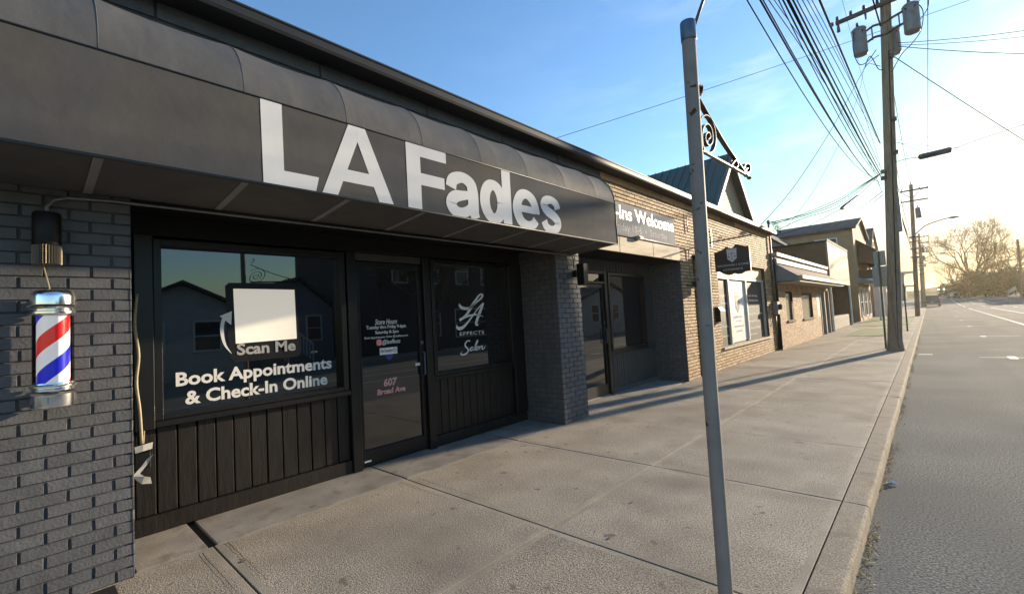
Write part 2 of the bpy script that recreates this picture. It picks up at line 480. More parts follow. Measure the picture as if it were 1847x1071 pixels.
def spline(pts, sub=8):
    out = []; n = len(pts)
    for i in range(n-1):
        p0, p1, p2, p3 = pts[max(i-1,0)], pts[i], pts[i+1], pts[min(i+2,n-1)]
        for k in range(sub):
            t = k/sub
            out.append(tuple(0.5*((2*p1[a]) + (-p0[a]+p2[a])*t + (2*p0[a]-5*p1[a]+4*p2[a]-p3[a])*t*t + (-p0[a]+3*p1[a]-3*p2[a]+p3[a])*t**3) for a in range(len(p1))))
    out.append(tuple(pts[-1])); return out
def stroke(mb, pts, place, mi=0, sub=8, dn=0.0):
    """pts: (u, z, width) along a pen stroke, laid flat as a ribbon"""
    P = spline(pts, sub); L = []; Rr = []
    for i, p in enumerate(P):
        a, b = P[max(i-1,0)], P[min(i+1,len(P)-1)]
        du, dz = b[0]-a[0], b[1]-a[1]; q = math.hypot(du, dz) or 1e-6
        nu, nz = -dz/q*p[2]/2, du/q*p[2]/2
        L.append(place(p[0]+nu, p[1]+nz)); Rr.append(place(p[0]-nu, p[1]-nz))
    n = len(P)
    mb.mesh(L+Rr, [(i, n+i, n+i+1, i+1) for i in range(n-1)], mi)

# ---------------------------------------------------------------- brickwork
def split_iv(a, b, cuts):
    iv = [(a, b)]
    for c0, c1 in cuts:
        nx = []
        for x0, x1 in iv:
            if c1 <= x0 or c0 >= x1: nx.append((x0, x1)); continue
            if c0 > x0: nx.append((x0, c0))
            if c1 < x1: nx.append((c1, x1))
        iv = nx
    return iv
def bricks(mb, place, u0, u1, z0, z1, holes=(), bl=.213, bh=.0735, gu=.014, gz=.009, proud=.011, mfun=None, seed=1, jit=.0016):
    """place(u, z, n): n = distance proud of the mortar face"""
    rn = random.Random(seed); row = 0; z = z0
    while z < z1-0.02:
        za, zb = z+gz/2, min(z+bh-gz/2, z1)
        cuts = [(h[0], h[1]) for h in holes if h[2] < zb-0.01 and h[3] > za+0.01]
        u = u0 - (bl/2 if row % 2 else 0) + rn.uniform(-.006, .006)
        while u < u1:
            for a, b in split_iv(max(u+gu/2, u0), min(u+bl-gu/2, u1), cuts):
                if b-a < .025: continue
                pr = proud*rn.uniform(.75, 1.15); c = .0025
                j = lambda: rn.uniform(-jit, jit)
                sk = rn.uniform(-.0014, .0014)
                outer = [place(a+j(), za+j()+sk, 0), place(b+j(), za+j()-sk, 0), place(b+j(), zb+j()-sk, 0), place(a+j(), zb+j()+sk, 0)]
                inner = [place(a+c+j(), za+c+sk, pr), place(b-c+j(), za+c-sk, pr), place(b-c+j(), zb-c-sk, pr), place(a+c+j(), zb-c+sk, pr)]
                mi = mfun((a+b)/2, (za+zb)/2) if mfun else 0
                mb.mesh(outer+inner, [(4,5,6,7),(0,1,5,4),(1,2,6,5),(2,3,7,6),(3,0,4,7)], mi, rn.random())
            u += bl
        z += bh; row += 1
def wall_sheet(mb, place, u0, u1, z0, z1, holes, mi, thick=None):
    us = sorted({u0, u1, *[h[0] for h in holes], *[h[1] for h in holes]}); zs = sorted({z0, z1, *[h[2] for h in holes], *[h[3] for h in holes]})
    for a, b in zip(us[:-1], us[1:]):
        for c, d in zip(zs[:-1], zs[1:]):
            if a < u0-1e-6 or b > u1+1e-6 or c < z0-1e-6 or d > z1+1e-6: continue
            if any(h[0] <= a and h[1] >= b and h[2] <= c and h[3] >= d for h in holes): continue
            m = mi((a+b)/2, (c+d)/2) if callable(mi) else mi
            mb.face([place(a,c,0), place(b,c,0), place(b,d,0), place(a,d,0)], m)

# ================================================================= GROUND
g = MB()
ys = [-120, -40, -10, 0, 20, 40, 60] + list(range(75, 420, 12)) + [460, 560, 700, 900, 1150, 1400]
def strip(mb, x0, x1, dz, mi=0, y0=-120, y1=1400):
    yy = [y for y in ys if y0 < y < y1]; yy = [y0]+yy+[y1]
    for a, b in zip(yy[:-1], yy[1:]):
        mb.face([(x0,a,terrain(a)+dz),(x1,a,terrain(a)+dz),(x1,b,terrain(b)+dz),(x0,b,terrain(b)+dz)], mi)
strip(g, -600, 600, -0.30)
struct(g, 'ground', M_earth)
g = MB(); strip(g, -0.46, 11.0, ROAD); struct(g, 'road', M_asphalt)
# far pavements, near ones are separate slabs
g = MB(); strip(g, -4.3, -0.63, -0.012, y0=64, y1=320); strip(g, 11.15, 13.6, 0.0, y0=-60, y1=320); struct(g, 'far_pavement', M_concrete)
g = MB(); strip(g, -0.63, -0.455, 0.0, y0=64, y1=320); strip(g, 11.0, 11.15, 0.0, y0=-60, y1=320)
for x0, x1 in ((-0.455, -0.455), (11.0, 11.0)):
    yy = [-60, 0, 64]+[y for y in ys if 64 < y < 320]
    for a, b in zip(yy[:-1], yy[1:]):
        if x0 < 0 and a < 64: continue
        g.face([(x0,a,terrain(a)-.2),(x0,b,terrain(b)-.2),(x0,b,terrain(b)),(x0,a,terrain(a))])
struct(g, 'far_kerb', M_curb)

# near sidewalk: cast slabs with open joints
sl = MB()
def slab(x0, x1, y0, y1, z=0.0, edge=.045, mi=0, me=1, depth=.06, rn=random):
    gp = .005
    x0 += gp; x1 -= gp; y0 += .007; y1 -= .007
    t = [rn.uniform(-.002, .002)+z for _ in range(4)]
    c = .002
    def ring(i, dz): return [(x0+i,y0+i,t[0]+dz),(x1-i,y0+i,t[1]+dz),(x1-i,y1-i,t[2]+dz),(x0+i,y1-i,t[3]+dz)]
    rs = ring(0, -depth)+ring(0, -c)+ring(c, -.001)+ring(edge, -.0005)
    f0 = [(k, (k+1) % 4, 4+(k+1) % 4, 4+k) for k in range(4)]
    f1 = [(4+k, 4+(k+1) % 4, 8+(k+1) % 4, 8+k) for k in range(4)]
    f2 = [(8+k, 8+(k+1) % 4, 12+(k+1) % 4, 12+k) for k in range(4)]
    sl.mesh(rs, f0+f1+f2, me); sl.mesh(rs, [(12,13,14,15)], mi, rn.random())
rs_ = random.Random(3)
J0 = .965
for k in range(-3, 38):
    y0 = J0+1.69*k; y1 = y0+1.69
    if y0 > 64: break
    slab(-4.02 if not (-0.9 < y0 < 9) else -4.06, -2.2, y0, y1, 0, rn=rs_)
    slab(-2.2, -0.622, y0, y1, 0, rn=rs_)
struct(sl, 'sidewalk', [M_concrete, M_edge])
b = MB(); b.face([(-4.9,-6,-.022),(-.5,-6,-.022),(-.5,66,-.022),(-4.9,66,-.022)]); struct(b, 'ground', M_dirt)
sl = MB()
for a, c in ((.515, .94), (.99, 2.655), (2.665, 4.345), (4.355, 5.33)): slab(-4.86, -4.06, a, c, 0.004, .03, 0, 0, rn=rs_)
for a, c in ((5.97, 7.72), (7.73, 9.93)): slab(-4.86, -4.06, a, c, 0.004, .03, 0, 0, rn=rs_)
struct(sl, 'concrete_path', [M_apron])
# kerb stones with a rounded nose
kb = MB()
k = -3
while J0+1.69*k < 64:
    y0 = J0+1.69*k+.004; y1 = y0+1.69-.008
    nseg = 6; prof0 = [(-.618,-.25),(-.618,-.003),(-.614,.0),(-.50,.0),(-.472,-.001),(-.459,-.006),(-.453,-.018),(-.448,-.25)]
    vs = []
    for i in range(nseg+1):
        y = y0+(y1-y0)*i/nseg; w = rs_.uniform(-.004,.004); h = rs_.uniform(-.003,.003)
        vs += [(x+(w if x > -.55 else 0), y, z+(h if z > -.1 and x > -.6 else 0)) for x, z in prof0]
    n = len(prof0); fs = []
    for i in range(nseg):
        for q in range(n-1): fs.append((i*n+q, (i+1)*n+q, (i+1)*n+q+1, i*n+q+1))
    fs += [tuple(range(n)), tuple(range(nseg*n+n-1, nseg*n-1, -1))]
    kb.mesh(vs, fs); k += 1
struct(kb, 'kerb', M_curb)
# lawn strips beyond
g = MB()
for (x0, x1, y0, y1) in ((-2.9,-1.5,24.9,31.5), (-3.6,-.95,34.5,48.5), (-9,-4.2,66,140)):
    yy = [y0]+[y for y in ys if y0 < y < y1]+[y1]
    for a, c in zip(yy[:-1], yy[1:]): g.face([(x0,a,terrain(a)+.012),(x1,a,terrain(a)+.012),(x1,c,terrain(c)+.012),(x0,c,terrain(c)+.012)])
struct(g, 'lawn', M_grass)
# painted markings
g = MB()
def paint(x0, x1, y0, y1):
    yy = [y0]+[y for y in range(75, 300, 6) if y0 < y < y1]+[y1]
    for a, c in zip(yy[:-1], yy[1:]):
        g.face([(x0,a,terrain(a)+ROAD+.006),(x1,a,terrain(a)+ROAD+.006),(x1,c,terrain(c)+ROAD+.006),(x0,c,terrain(c)+ROAD+.006)])
paint(3.34, 3.46, -20, 200)
for y in range(-20, 200, 24): paint(5.15, 5.27, y, y+13 if y != 52 else y+24)
for y in range(-14, 200, 22): paint(7.0, 7.12, y, y+14)
for y in (9.2, 17.1, 25.6, 33.9, 42.0, 50.2):
    w = .05
    paint(.85, 1.36, y-w, y+w) if y != 42.0 else paint(.05, 1.15, y+2, y+2.1)
    paint(1.52, 2.4, y-w, y+w)
    paint(1.36, 1.52, y-.35, y+.35)
for y in (58.5, 67.0): paint(1.05, 2.1, y-.06, y+.06)
paint(-.36, -.05, 17.7, 17.95)
struct(g, 'road_markings', M_line)
# stains on the walk
st = MB()
for (px, py, r) in ((565,912,.022),(785,925,.012),(1140,905,.012),(1100,968,.015),(440,1010,.018)):
    p = on_z(px, py, .004); n = 12
    st.face([(p.x+r*math.cos(2*PI*i/n)*random.uniform(.6,1.2), p.y+r*1.3*math.sin(2*PI*i/n)*random.uniform(.6,1.2), .0045) for i in range(n)])
struct(st, 'sidewalk_markings', M_chip)
tl = MB(); rt = random.Random(12)
for k in range(0, 9):
    y = J0+1.69*k
    for x0, x1, dy in ((-4.04, -2.6, -.085), (-4.04, -2.9, .085)):
        x0 += rt.uniform(0,.1); x1 -= rt.uniform(0,.7); n = 9
        pts = [(x0+(x1-x0)*i/n, y+dy+rt.uniform(-.004,.004)) for i in range(n+1)]
        for i in range(n):
            w_ = .0022*(1-i/n)+.0006
            tl.face([(pts[i][0],pts[i][1]-w_,.0042),(pts[i+1][0],pts[i+1][1]-w_,.0042),(pts[i+1][0],pts[i+1][1]+w_,.0042),(pts[i][0],pts[i][1]+w_,.0042)])
struct(tl, 'pavement_lines', M_dirt)

# ================================================================= MAIN BUILDING
XW = -4.0          # brick face
XB = XW-.011       # mortar face
XR = -4.75         # shopfront plane in the recess
BLD = thing('shop_building', 'long brick row of shops painted dark grey at the barber end and brown beyond', 'building', (-4, 7, 0))
H1 = (.505, 5.33, -1, 2.60); H2 = (5.95, 9.93, -1, 2.66); H3 = (10.62, 11.55, -1, 2.85); H4 = (12.3, 16.95, .53, 2.80)
LB = (5.95, 9.93, 2.66, 2.95)
holes = [H1, H2, H3, H4, LB]
pl = lambda u, z, n: (XB+n, u, z)
def paintzone(u, z): return 0 if (u < 5.96 or (u < 6.6 and z < 2.5)) else 1
w = MB()
bricks(w, pl, -3.0, 5.952, 0, 3.90, holes, mfun=lambda u, z: 0, seed=5, gu=.0135, gz=.0075, proud=.009)
bricks(w, pl, 5.955, 17.9, 0, 3.90, holes, mfun=paintzone, seed=6, gu=.008, gz=.017, proud=.013)
wall_sheet(w, pl, -3.0, 17.9, -.1, 4.05, [H1, H2, H3, H4, LB], lambda u, z: 2 if u < 5.96 else 3)
# tall capping course of long blocks under the gutter
bricks(w, pl, -3.0, 17.9, 3.903, 4.04, (), bl=1.22, bh=.140, gu=.016, gz=.012, proud=.016, mfun=lambda u, z: 0 if u < 7.0 else 1, seed=9)
# returns of the brick piers (along X)
def ret(Y, sgn, mi, seed, z1, x0=-4.86):
    pr = lambda u, z, n: (u, Y+sgn*n, z)
    bricks(w, pr, x0, XW-.002, 0, z1, (), mfun=lambda u, z: mi, seed=seed, proud=.006)
    wall_sheet(w, pr, x0, XW, -.1, z1, (), 2)
ret(5.341, -1, 0, 21, 2.6); ret(9.941, -1, 0, 22, 2.66)
ret(.497, 1, 0, 23, 2.6); ret(5.942, 1, 0, 24, 2.66); ret(10.612, 1, 0, 25, 2.85); ret(11.56, -1, 1, 26, 2.85)
w.build('brick_wall', [M_brick, M_brick2, M_mortar, M_mortar2], BLD)
# shell behind the facade: roof, ends, back, inner shopfront wall backing
sh = MB()
sh.box(-15, XB-.005, -2.99, 17.88, 4.02, 4.10)
sh.box(-15, -4.90, -2.99, -2.9, -.1, 4.02); sh.box(-15, XB-.004, 17.78, 17.88, -.1, 4.02); sh.box(-15, -14.9, -2.9, 17.78, -.1, 4.02)
sh.box(-4.98, -4.88, -2.9, 17.78, -.1, 4.02)
sh.box(-4.88, XB-.004, .5, 5.4, 2.60, 2.70); sh.box(-4.88, XB-.004, 5.9, 10.0, 2.66, 2.76); sh.box(-4.88, XB-.004, 10.55, 11.6, 2.85, 2.95)
sh.build('roof_shell', M_black, BLD)
gt = MB()
prof = [(XB-.02,4.035),(-3.80,4.035),(-3.79,4.028),(-3.775,4.032),(-3.762,4.055),(-3.760,4.112),(-3.750,4.12),(-3.750,4.135),(-3.80,4.137),(XB-.02,4.16)]
gt.prism([(x, -3, z) for x, z in prof], (0, 21.0, 0)); gt.build('gutter', M_gutter, BLD)
lb = MB()
y = LB[0]+.005
for e in (7.25, 8.6, 9.925): lb.bbox(XB-.05, XW+.012, y, e-.004, LB[2], LB[3], .006); y = e+.004
lb.build('lintel_board', M_board, BLD)

# --- shopfront 1
def planks(mb, X, y0, y1, z0, z1, wd, gap=.012, th=.02, seed=1):
    rn = random.Random(seed); y = y0
    while y < y1-.02:
        e = min(y+wd, y1); dx = rn.uniform(-.002, .002)
        mb.bbox(X-th, X+dx, y+gap/2, e-gap/2, z0, z1, .004); y = e
def window(parent, X, y0, y1, z0, z1, fw=.05, name='window', depth=.07, gX=None, sill=True, mframe=M_frame):
    f = MB()
    for a in ((y0, y0+fw, z0, z1), (y1-fw, y1, z0, z1)): f.bbox(X-.05, X+depth, a[0], a[1], a[2], a[3], .004)
    for a in ((y0+fw, y1-fw, z1-fw, z1), (y0+fw, y1-fw, z0, z0+fw*.8)): f.bbox(X-.05, X+depth-.004, a[0], a[1], a[2], a[3], .004)
    fo = f.build(name, mframe, parent)
    gg = MB(); gX = X-.02 if gX is None else gX
    gg.box(gX-.012, gX, y0+fw*.5, y1-fw*.5, z0+fw*.4, z1-fw*.5)
    gg.build('pane', M_glass, fo)
    return fo
GX = XR-.02
win1 = window(BLD, XR, .73, 2.40, .90, 2.40, .055)
win2 = window(BLD, XR, 3.565, 5.08, .90, 2.40, .05)
hd = MB()
hd.bbox(XR-.06, XR+.05, .51, 5.32, 2.425, 2.60, .006)                 # header
hd.bbox(XR-.06, XR+.10, .60, .725, .84, 2.425, .006)                  # deep left casing
hd.bbox(XR-.06, XR+.03, .51, .60, .14, 2.425, .004)
hd.bbox(XR-.06, XR+.06, 5.085, 5.325, .14, 2.425, .006)
hd.bbox(XR-.06, XR+.075, .73, 2.42, .845, .898, .006)                 # sills
hd.bbox(XR-.06, XR+.055, 3.56, 5.083, .845, .898, .006)
hd.bbox(XR-.06, XR+.06, 2.43, 2.535, .0, 2.425, .006)                 # door posts
hd.bbox(XR-.06, XR+.06, 3.455, 3.557, .0, 2.425, .006)
hd.build('shopfront_frame', M_frame, BLD)
wp = MB(); planks(wp, XR, .605, 2.425, .145, .842, .1405, seed=3); wp.build('wood_panel', M_wood, BLD); wp = MB(); planks(wp, XR, 3.56, 5.08, .145, .842, .127, seed=4)
wp.build('wood_panel', M_wood, BLD)
bb = MB(); bb.bbox(XR-.05, XR+.035, .51, 2.427, .006, .142, .006); bb.build('base_board', M_wood, BLD); bb = MB(); bb.bbox(XR-.05, XR+.035, 3.56, 5.325, .006, .142, .006)
bb.build('base_board', M_wood, BLD)
tr = MB(); tr.bbox(XR-.05, XR+.02, 2.54, 3.45, 2.335, 2.42, .004); tr.build('transom_panel', mat('bronze_transom', (.05,.046,.042), .5, var=.1), BLD)
def door(parent, X, y0, y1, z1, rail=.17, handle_y=None, hz=1.08):
    d = MB()
    sw = .055
    d.bbox(X-.045, X+.012, y0, y0+sw, .02, z1, .004); d.bbox(X-.045, X+.012, y1-sw, y1, .02, z1, .004)
    d.bbox(X-.044, X+.010, y0+sw, y1-sw, z1-.07, z1, .004); d.bbox(X-.044, X+.010, y0+sw, y1-sw, .02, .02+rail, .004)
    do = d.build('door', M_frame, parent)
    q = MB(); q.box(X-.03, X-.018, y0+sw*.6, y1-sw*.6, .02+rail*.8, z1-.05); q.build('glass', M_glass, do)
    h = MB(); hy = handle_y or y1-.03
    h.tube([(X+.012,hy,hz-.14),(X+.055,hy,hz-.14),(X+.055,hy,hz+.14),(X+.012,hy,hz+.14)], .010, 8); h.lathe((X+.012,hy,hz+.26), [(.022,0),(.022,.01),(.012,.014)], 12, axis='X')
    h.build('handle', M_steel, do, True, 40)
    return do
door1 = door(BLD, XR, 2.54, 3.45, 2.325)
kp = MB(); kp.bbox(XR-.01, XR+.016, 2.575, 2.66, .062, .082, .003); kp.build('maker_plate', M_sticker, door1)

# lettering on the glass
P1 = on_wall(GX+.003)
t = MB()
text(t, 'Book Appointments', .885, 2.255, 1.115, 1.27, P1, .030); text(t, '& Check-In Online', .949, 2.202, .985, 1.105, P1, .030)
# curved arrow
ar = [(417,637,1),(405,620,5),(400,596,7),(403,576,7),(409,567,7)]
stroke(t, [(on_x(x,y,GX).y, on_x(x,y,GX).z, .0042*wd) for x, y, wd in ar], on_wall(GX+.006))
a0, a1, a2 = [on_x(*q, GX+.004) for q in ((396,570),(418,561),(417,586))]
PQ = on_wall(GX+.0066); t.face([PQ(a0.y,a0.z),PQ(a2.y,a2.z),PQ(a1.y,a1.z)])
t.build('lettering', M_sticker, win1)
q = MB()
q.prism([(GX+.001,y_,z_) for y_, z_ in ((1.27,2.02),(1.30,2.05),(1.88,2.06),(1.915,2.03),(1.93,1.33),(1.90,1.31),(1.34,1.31),(1.29,1.36))], (.003,0,0)); q.build('sticker_backing', M_black, win1)
q = MB()
q.prism([(GX+.0045,1.345,1.482),(GX+.0045,1.898,1.492),(GX+.0045,1.890,1.992),(GX+.0045,1.335,1.996)], (.002,0,0)); q.build('lit_screen', mat('lit_screen_white', (.85,.76,.64), .4, emit=.20), win1)
q = MB(); text(q, 'Scan Me', 1.352, 1.883, 1.372, 1.482, on_wall(GX+.008), .030); text(q, 'ATM', 2.037, 2.105, 1.33, 1.352, on_wall(GX+.003), .02); q.build('grey_lettering', M_grey_let, win1)
# door lettering
PD = on_wall(XR-.0165)
q = MB()
text(q, 'Store Hours', 2.79, 3.09, 1.592, 1.655, PD, .012, .35); text(q, 'Tuesday thru Friday 9-6pm', 2.677, 3.21, 1.53, 1.585, PD, .015)
text(q, 'Saturday 8-3pm', 2.79, 3.105, 1.472, 1.522, PD, .015); text(q, 'Book Appointments Online @ laeffects.com', 2.652, 3.236, 1.425, 1.46, PD, .01)
text(q, '@laeffects', 2.875, 3.125, 1.345, 1.412, PD, .012, .35)
q.build('lettering', M_sticker, door1)
q = MB(); q.prism([(XR-.0175,2.80+.07*u,1.345+.075*v) for u, v in ((.2,0),(.8,0),(1,.2),(1,.8),(.8,1),(.2,1),(0,.8),(0,.2))], (.001,0,0)); q.build('camera_icon', M_pink, door1)
q = MB()
stroke(q, [(2.835+.02*math.cos(2*PI*i/12), 1.382+.021*math.sin(2*PI*i/12), .006) for i in range(13)], on_wall(XR-.0160), sub=2)
q.build('icon_ring', M_sticker, door1)
q = MB(); q.box(XR-.0175, XR-.0165, 2.838, 3.075, 1.235, 1.315); q.build('white_sticker', M_sticker, door1)
q = MB(); text(q, 'No Smoking', 2.85, 3.01, 1.25, 1.30, on_wall(XR-.0155), .02)
stroke(q, [(3.04+.02*math.cos(2*PI*i/12), 1.277+.022*math.sin(2*PI*i/12), .005) for i in range(13)], on_wall(XR-.0158), sub=2)
stroke(q, [(3.026,1.293,.004),(3.054,1.261,.004)], on_wall(XR-.0156), sub=2); q.build('black_lettering', M_black, door1)
q = MB(); q.prism([(XR-.0175, 2.965+.05*math.cos(a*PI/8), 1.225+.055*math.sin(a*PI/8)) for a in range(8, 17)], (.001,0,0)); q.build('blue_sticker', M_blue, door1)
q = MB(); text(q, '607', 2.875, 3.055, .862, .955, PD, .03, .12); text(q, 'Broad Ave', 2.785, 3.165, .775, .84, PD, .03, .08); q.build('address_edge', M_sticker, door1)
q = MB(); PD2 = on_wall(XR-.0150); text(q, '607', 2.881, 3.049, .865, .952, PD2, .0, .12); text(q, 'Broad Ave', 2.790, 3.160, .777, .837, PD2, .0, .08); q.build('red_address', M_pink, door1)
q = MB(); q.box(XR-.017, XR-.013, 3.325, 3.395, 1.055, 1.09); q.build('lock_plate', M_sticker, door1)
# window 2 logo
Z = lambda x, y: (780+x/5.95, 500+y/5.95)
def trace(mb, pts, wid, place):
    o = []
    for x, y, k in pts:
        p = on_x(*Z(x, y), GX); o.append((p.y, p.z, wid*k))
    stroke(mb, o, place, sub=5)
P2 = on_wall(GX+.003); P2b = on_wall(GX+.0045)
q = MB()
trace(q, [(288,284,.6),(292,306,1.1),(318,328,1.3),(360,335,1.2),(410,320,.9),(470,270,.7),(520,225,.9),(536,195,1.1),(520,183,.9),(494,200,.9),(455,258,1.3),(410,325,1.5),(372,390,1.2),(330,430,.8),(290,458,1.2)], .032, P2)
trace(q, [(288,462,1.2),(340,432,.9),(400,410,.8),(470,400,.7),(540,420,.2)], .032, P2b)
trace(q, [(262,512,.5),(264,538,1.1),(290,550,1.5),(330,533,1.3),(380,480,.9),(440,400,.6),(490,330,.6),(545,275,.6)], .032, P2)
trace(q, [(545,275,1),(512,360,1.5),(482,440,1.5),(466,496,1.3),(478,512,.8),(492,500,.3)], .032, P2b)
text(q, 'EFFECTS', 4.077, 4.535, 1.385, 1.432, P2, .008, 0, 1.15)
for gl in ([(402,690,.6),(392,679,.7),(372,684,.8),(352,708,1),(352,738,1.2),(370,758,1.2),(384,780,1.2),(372,808,1),(340,828,1),(308,828,.8),(302,816,.6),(318,802,.4)],
           [(434,750,.8),(414,756,.9),(402,776,1),(412,787,.8),(428,772,.6),(438,748,.9),(432,776,1),(444,782,.5)],
           [(444,784,.4),(468,730,.7),(486,682,.7),(478,678,.7),(462,722,1.1),(454,770,1.1),(464,780,.4)],
           [(482,742,.7),(470,756,1),(468,774,.9),(480,778,.7),(494,760,.9),(494,744,.7),(482,742,.5)],
           [(508,738,.9),(504,776,1),(510,756,.6),(526,736,.7),(535,742,1),(531,764,1),(540,772,.6),(554,758,.5),(568,732,.3)]):
    trace(q, gl, .021, P2)
q.build('lettering', M_sticker, win2)

# --- shopfront 2
X2 = -4.72
door2 = door(BLD, X2, 6.86, 7.78, 2.16, .20, 7.74, 1.15)
win3 = window(BLD, X2, 7.90, 9.45, .83, 2.40, .05)
q = MB()
q.bbox(X2-.06, X2+.05, 6.78, 6.855, .0, 2.42, .005); q.bbox(X2-.06, X2+.05, 7.785, 7.89, .0, 2.42, .005)
q.bbox(X2-.06, X2+.045, 6.86, 7.78, 2.165, 2.215, .004); q.bbox(X2-.06, X2+.045, 6.86, 7.78, 2.37, 2.42, .004)
q.bbox(X2-.06, X2+.05, 7.895, 9.46, .78, .828, .004)
q.build('shopfront_frame', M_frame, BLD)
tw = MB(); tw.box(X2-.03, X2-.018, 6.86, 7.78, 2.21, 2.375); tw_o = tw.build('transom_pane', M_glass, BLD)
q = MB(); text(q, '607', 7.02, 7.32, 2.25, 2.34, on_wall(X2-.016), .01); q.build('lettering', M_gold, tw_o)
q = MB(); planks(q, X2, 5.95, 9.92, 2.425, 2.655, .12, seed=7); planks(q, X2, 7.90, 9.92, .10, .775, .085, seed=8)
q.bbox(X2-.05, X2+.01, 9.46, 9.925, .78, 2.42, .004); planks(q, X2, 5.95, 6.775, .1, 2.42, .12, seed=9)
q.build('wood_panel', mat('grey_painted_boards', (.045,.047,.046), .55, var=.15, vscale=5, bump=.2, bscale=40), BLD)
q = MB(); q.bbox(X2-.05, X2+.02, 7.90, 9.925, .006, .098, .005); q.build('base_board', M_dark, BLD); q = MB(); q.bbox(X2-.05, X2+.03, 6.86, 7.78, .0, .02, .004); q.build('door_sill', M_apron, BLD)
# --- third door (dark) and law office window
d3 = MB(); d3.bbox(-4.50, -4.44, 10.62, 11.55, 0, 2.16, .005); d3.bbox(-4.50, -4.43, 10.62, 11.55, 2.17, 2.85, .005); d3.build('dark_door', M_black, BLD)
LX = -4.12
q = MB()
for y0, y1 in ((12.3,12.36),(13.30,13.40),(14.93,15.03),(16.89,16.95)): q.bbox(LX-.05, LX+.05, y0, y1, .56, 2.36, .004)
q.bbox(LX-.05, LX+.055, 12.3, 16.95, 2.36, 2.42, .004)
wlaw = q.build('window', mat('pale_window_frame', (.58,.55,.48), .4, metal=.3), BLD)
q = MB(); q.box(LX-.02, LX-.008, 12.33, 16.92, .54, 2.40); q.build('pane', mat('tinted_film', (.040,.041,.043), .55, spec=.15), wlaw)
q = MB(); q.box(LX-.008, LX-.004, 13.41, 14.92, .58, 2.34); q.build('poster', M_sticker, wlaw)
q = MB(); PL = on_wall(LX-.002)
text(q, 'GOODWIN CONE, P.C.', 13.68, 14.66, 1.24, 1.32, PL, .01); text(q, 'TRIAL ATTORNEYS', 13.9, 14.45, 1.15, 1.19, PL, .01); text(q, 'www.goodwincone.com', 13.72, 14.64, .98, 1.05, PL, .01); text(q, '(724) 360-6774', 13.9, 14.45, .84, .90, PL, .01)
q.prism([(LX-.002,y_,z_) for y_, z_ in ((13.95,1.92),(14.38,1.92),(14.36,1.55),(14.165,1.38),(13.97,1.55))], (.001,0,0)); q.box(LX-.003, LX-.001, 13.95, 14.38, 1.95, 2.0)
q.build('poster_print', M_signblk, wlaw)
q = MB(); PLs = on_wall(LX+.001)
q.box(LX-.0005, LX+.0008, 14.15, 14.18, 1.5, 1.86); q.box(LX-.0005, LX+.0008, 14.03, 14.30, 1.78, 1.80)
for y_ in (14.03, 14.30): q.prism([(LX-.0005,y_-.06,1.66),(LX-.0005,y_+.06,1.66),(LX-.0005,y_,1.60)], (.0013,0,0))
q.build('scales_mark', M_sticker, wlaw)
q = MB()
for i, s in enumerate(('Estate Planning', '& Administration', 'Wrongful Death', "Workers' Compensation", 'Personal Injury', 'Criminal Defense', 'Family Law')):
    z = (1.86, 1.72, 1.50, 1.28, 1.06, .86, .66)[i]; text(q, s, 15.2, 15.2+.068*len(s)+.1, z, z+.085, on_wall(LX-.006), .012)
for z, s in ((1.86,'Cone, P.C.'),(1.66,'& Goodwin'),(1.02,'R. Cone, Esq.'),(.76,'J. Goodwin, Esq.')): text(q, s, 12.62, 13.25, z, z+.08, on_wall(LX-.006), .012)
q.build('lettering', M_sticker, wlaw)
q = MB(); planks(q, LX+.02, 12.3, 16.95, 2.43, 2.795, .16, seed=12); q.build('head_boards', M_tanwood, BLD)
q = MB(); q.bbox(-4.14, -3.95, 12.25, 17.0, .48, .545, .008); q.bbox(-4.05, -3.975, 12.3, 16.97, 2.80, 2.84, .004); q.build('sill', mat('limestone_sill', (.42,.35,.24), .8, var=.2, vscale=8), BLD)
q = MB(); q.box(-4.14,-4.01,12.24,12.3,.545,2.8); q.box(-4.14,-4.01,16.95,17.0,.545,2.8); q.build('window_reveal', M_mortar2, BLD)

# ================================================================= AWNING
AWN = thing('shop_awning', 'dark grey vinyl awning with white LA Fades lettering over the barber shop', 'awning', (-3.6, 2.2, 2.58))
XA, ZA0, ZA1 = -3.297, 2.582, 3.192
AY0, AY1 = -1.18, 5.935
ribs = [AY0] + [.285-.735, .285] + [.285+.735*i for i in range(1, 8)] + [AY1]
def vault(a, sag):   # a: 0 front fold -> 1 wall
    th = a*PI/2; r = 1-sag
    return (XA-.703*(1-math.cos(th)*r) - (0 if sag == 0 else 0), ZA1+.575*math.sin(th)*r)
tp = MB(); NA = 12
for y0, y1 in zip(ribs[:-1], ribs[1:]):
    NY = 8; vs = []
    for j in range(NY+1):
        t_ = j/NY; sag = .030*(math.sin(PI*t_))**.8
        for i in range(NA+1):
            a = i/NA; s_ = sag*math.sin(PI*min(a*1.6, 1)*.5)
            x, z = vault(a, s_); vs.append((min(x, XA), y0+(y1-y0)*t_, z))
    fs = [(j*(NA+1)+i, (j+1)*(NA+1)+i, (j+1)*(NA+1)+i+1, j*(NA+1)+i+1) for j in range(NY) for i in range(NA)]
    tp.mesh(vs, fs)
tp.build('top_cover', M_fabtop, AWN, True)
rb = MB()
for y in ribs[1:-1]:
    pts = []
    for i in range(NA+1):
        x, z = vault(i/NA, 0); pts.append((x-.002, y, z+.001))
    rb.tube(pts, .0035, 6)
rb.build_each('seam', M_fabtop, AWN, True)
fr = MB(); NYF = 60; vs = []
rr = random.Random(4)
zz = [ZA0, ZA0+.1, ZA0+.3, ZA0+.5, ZA1]
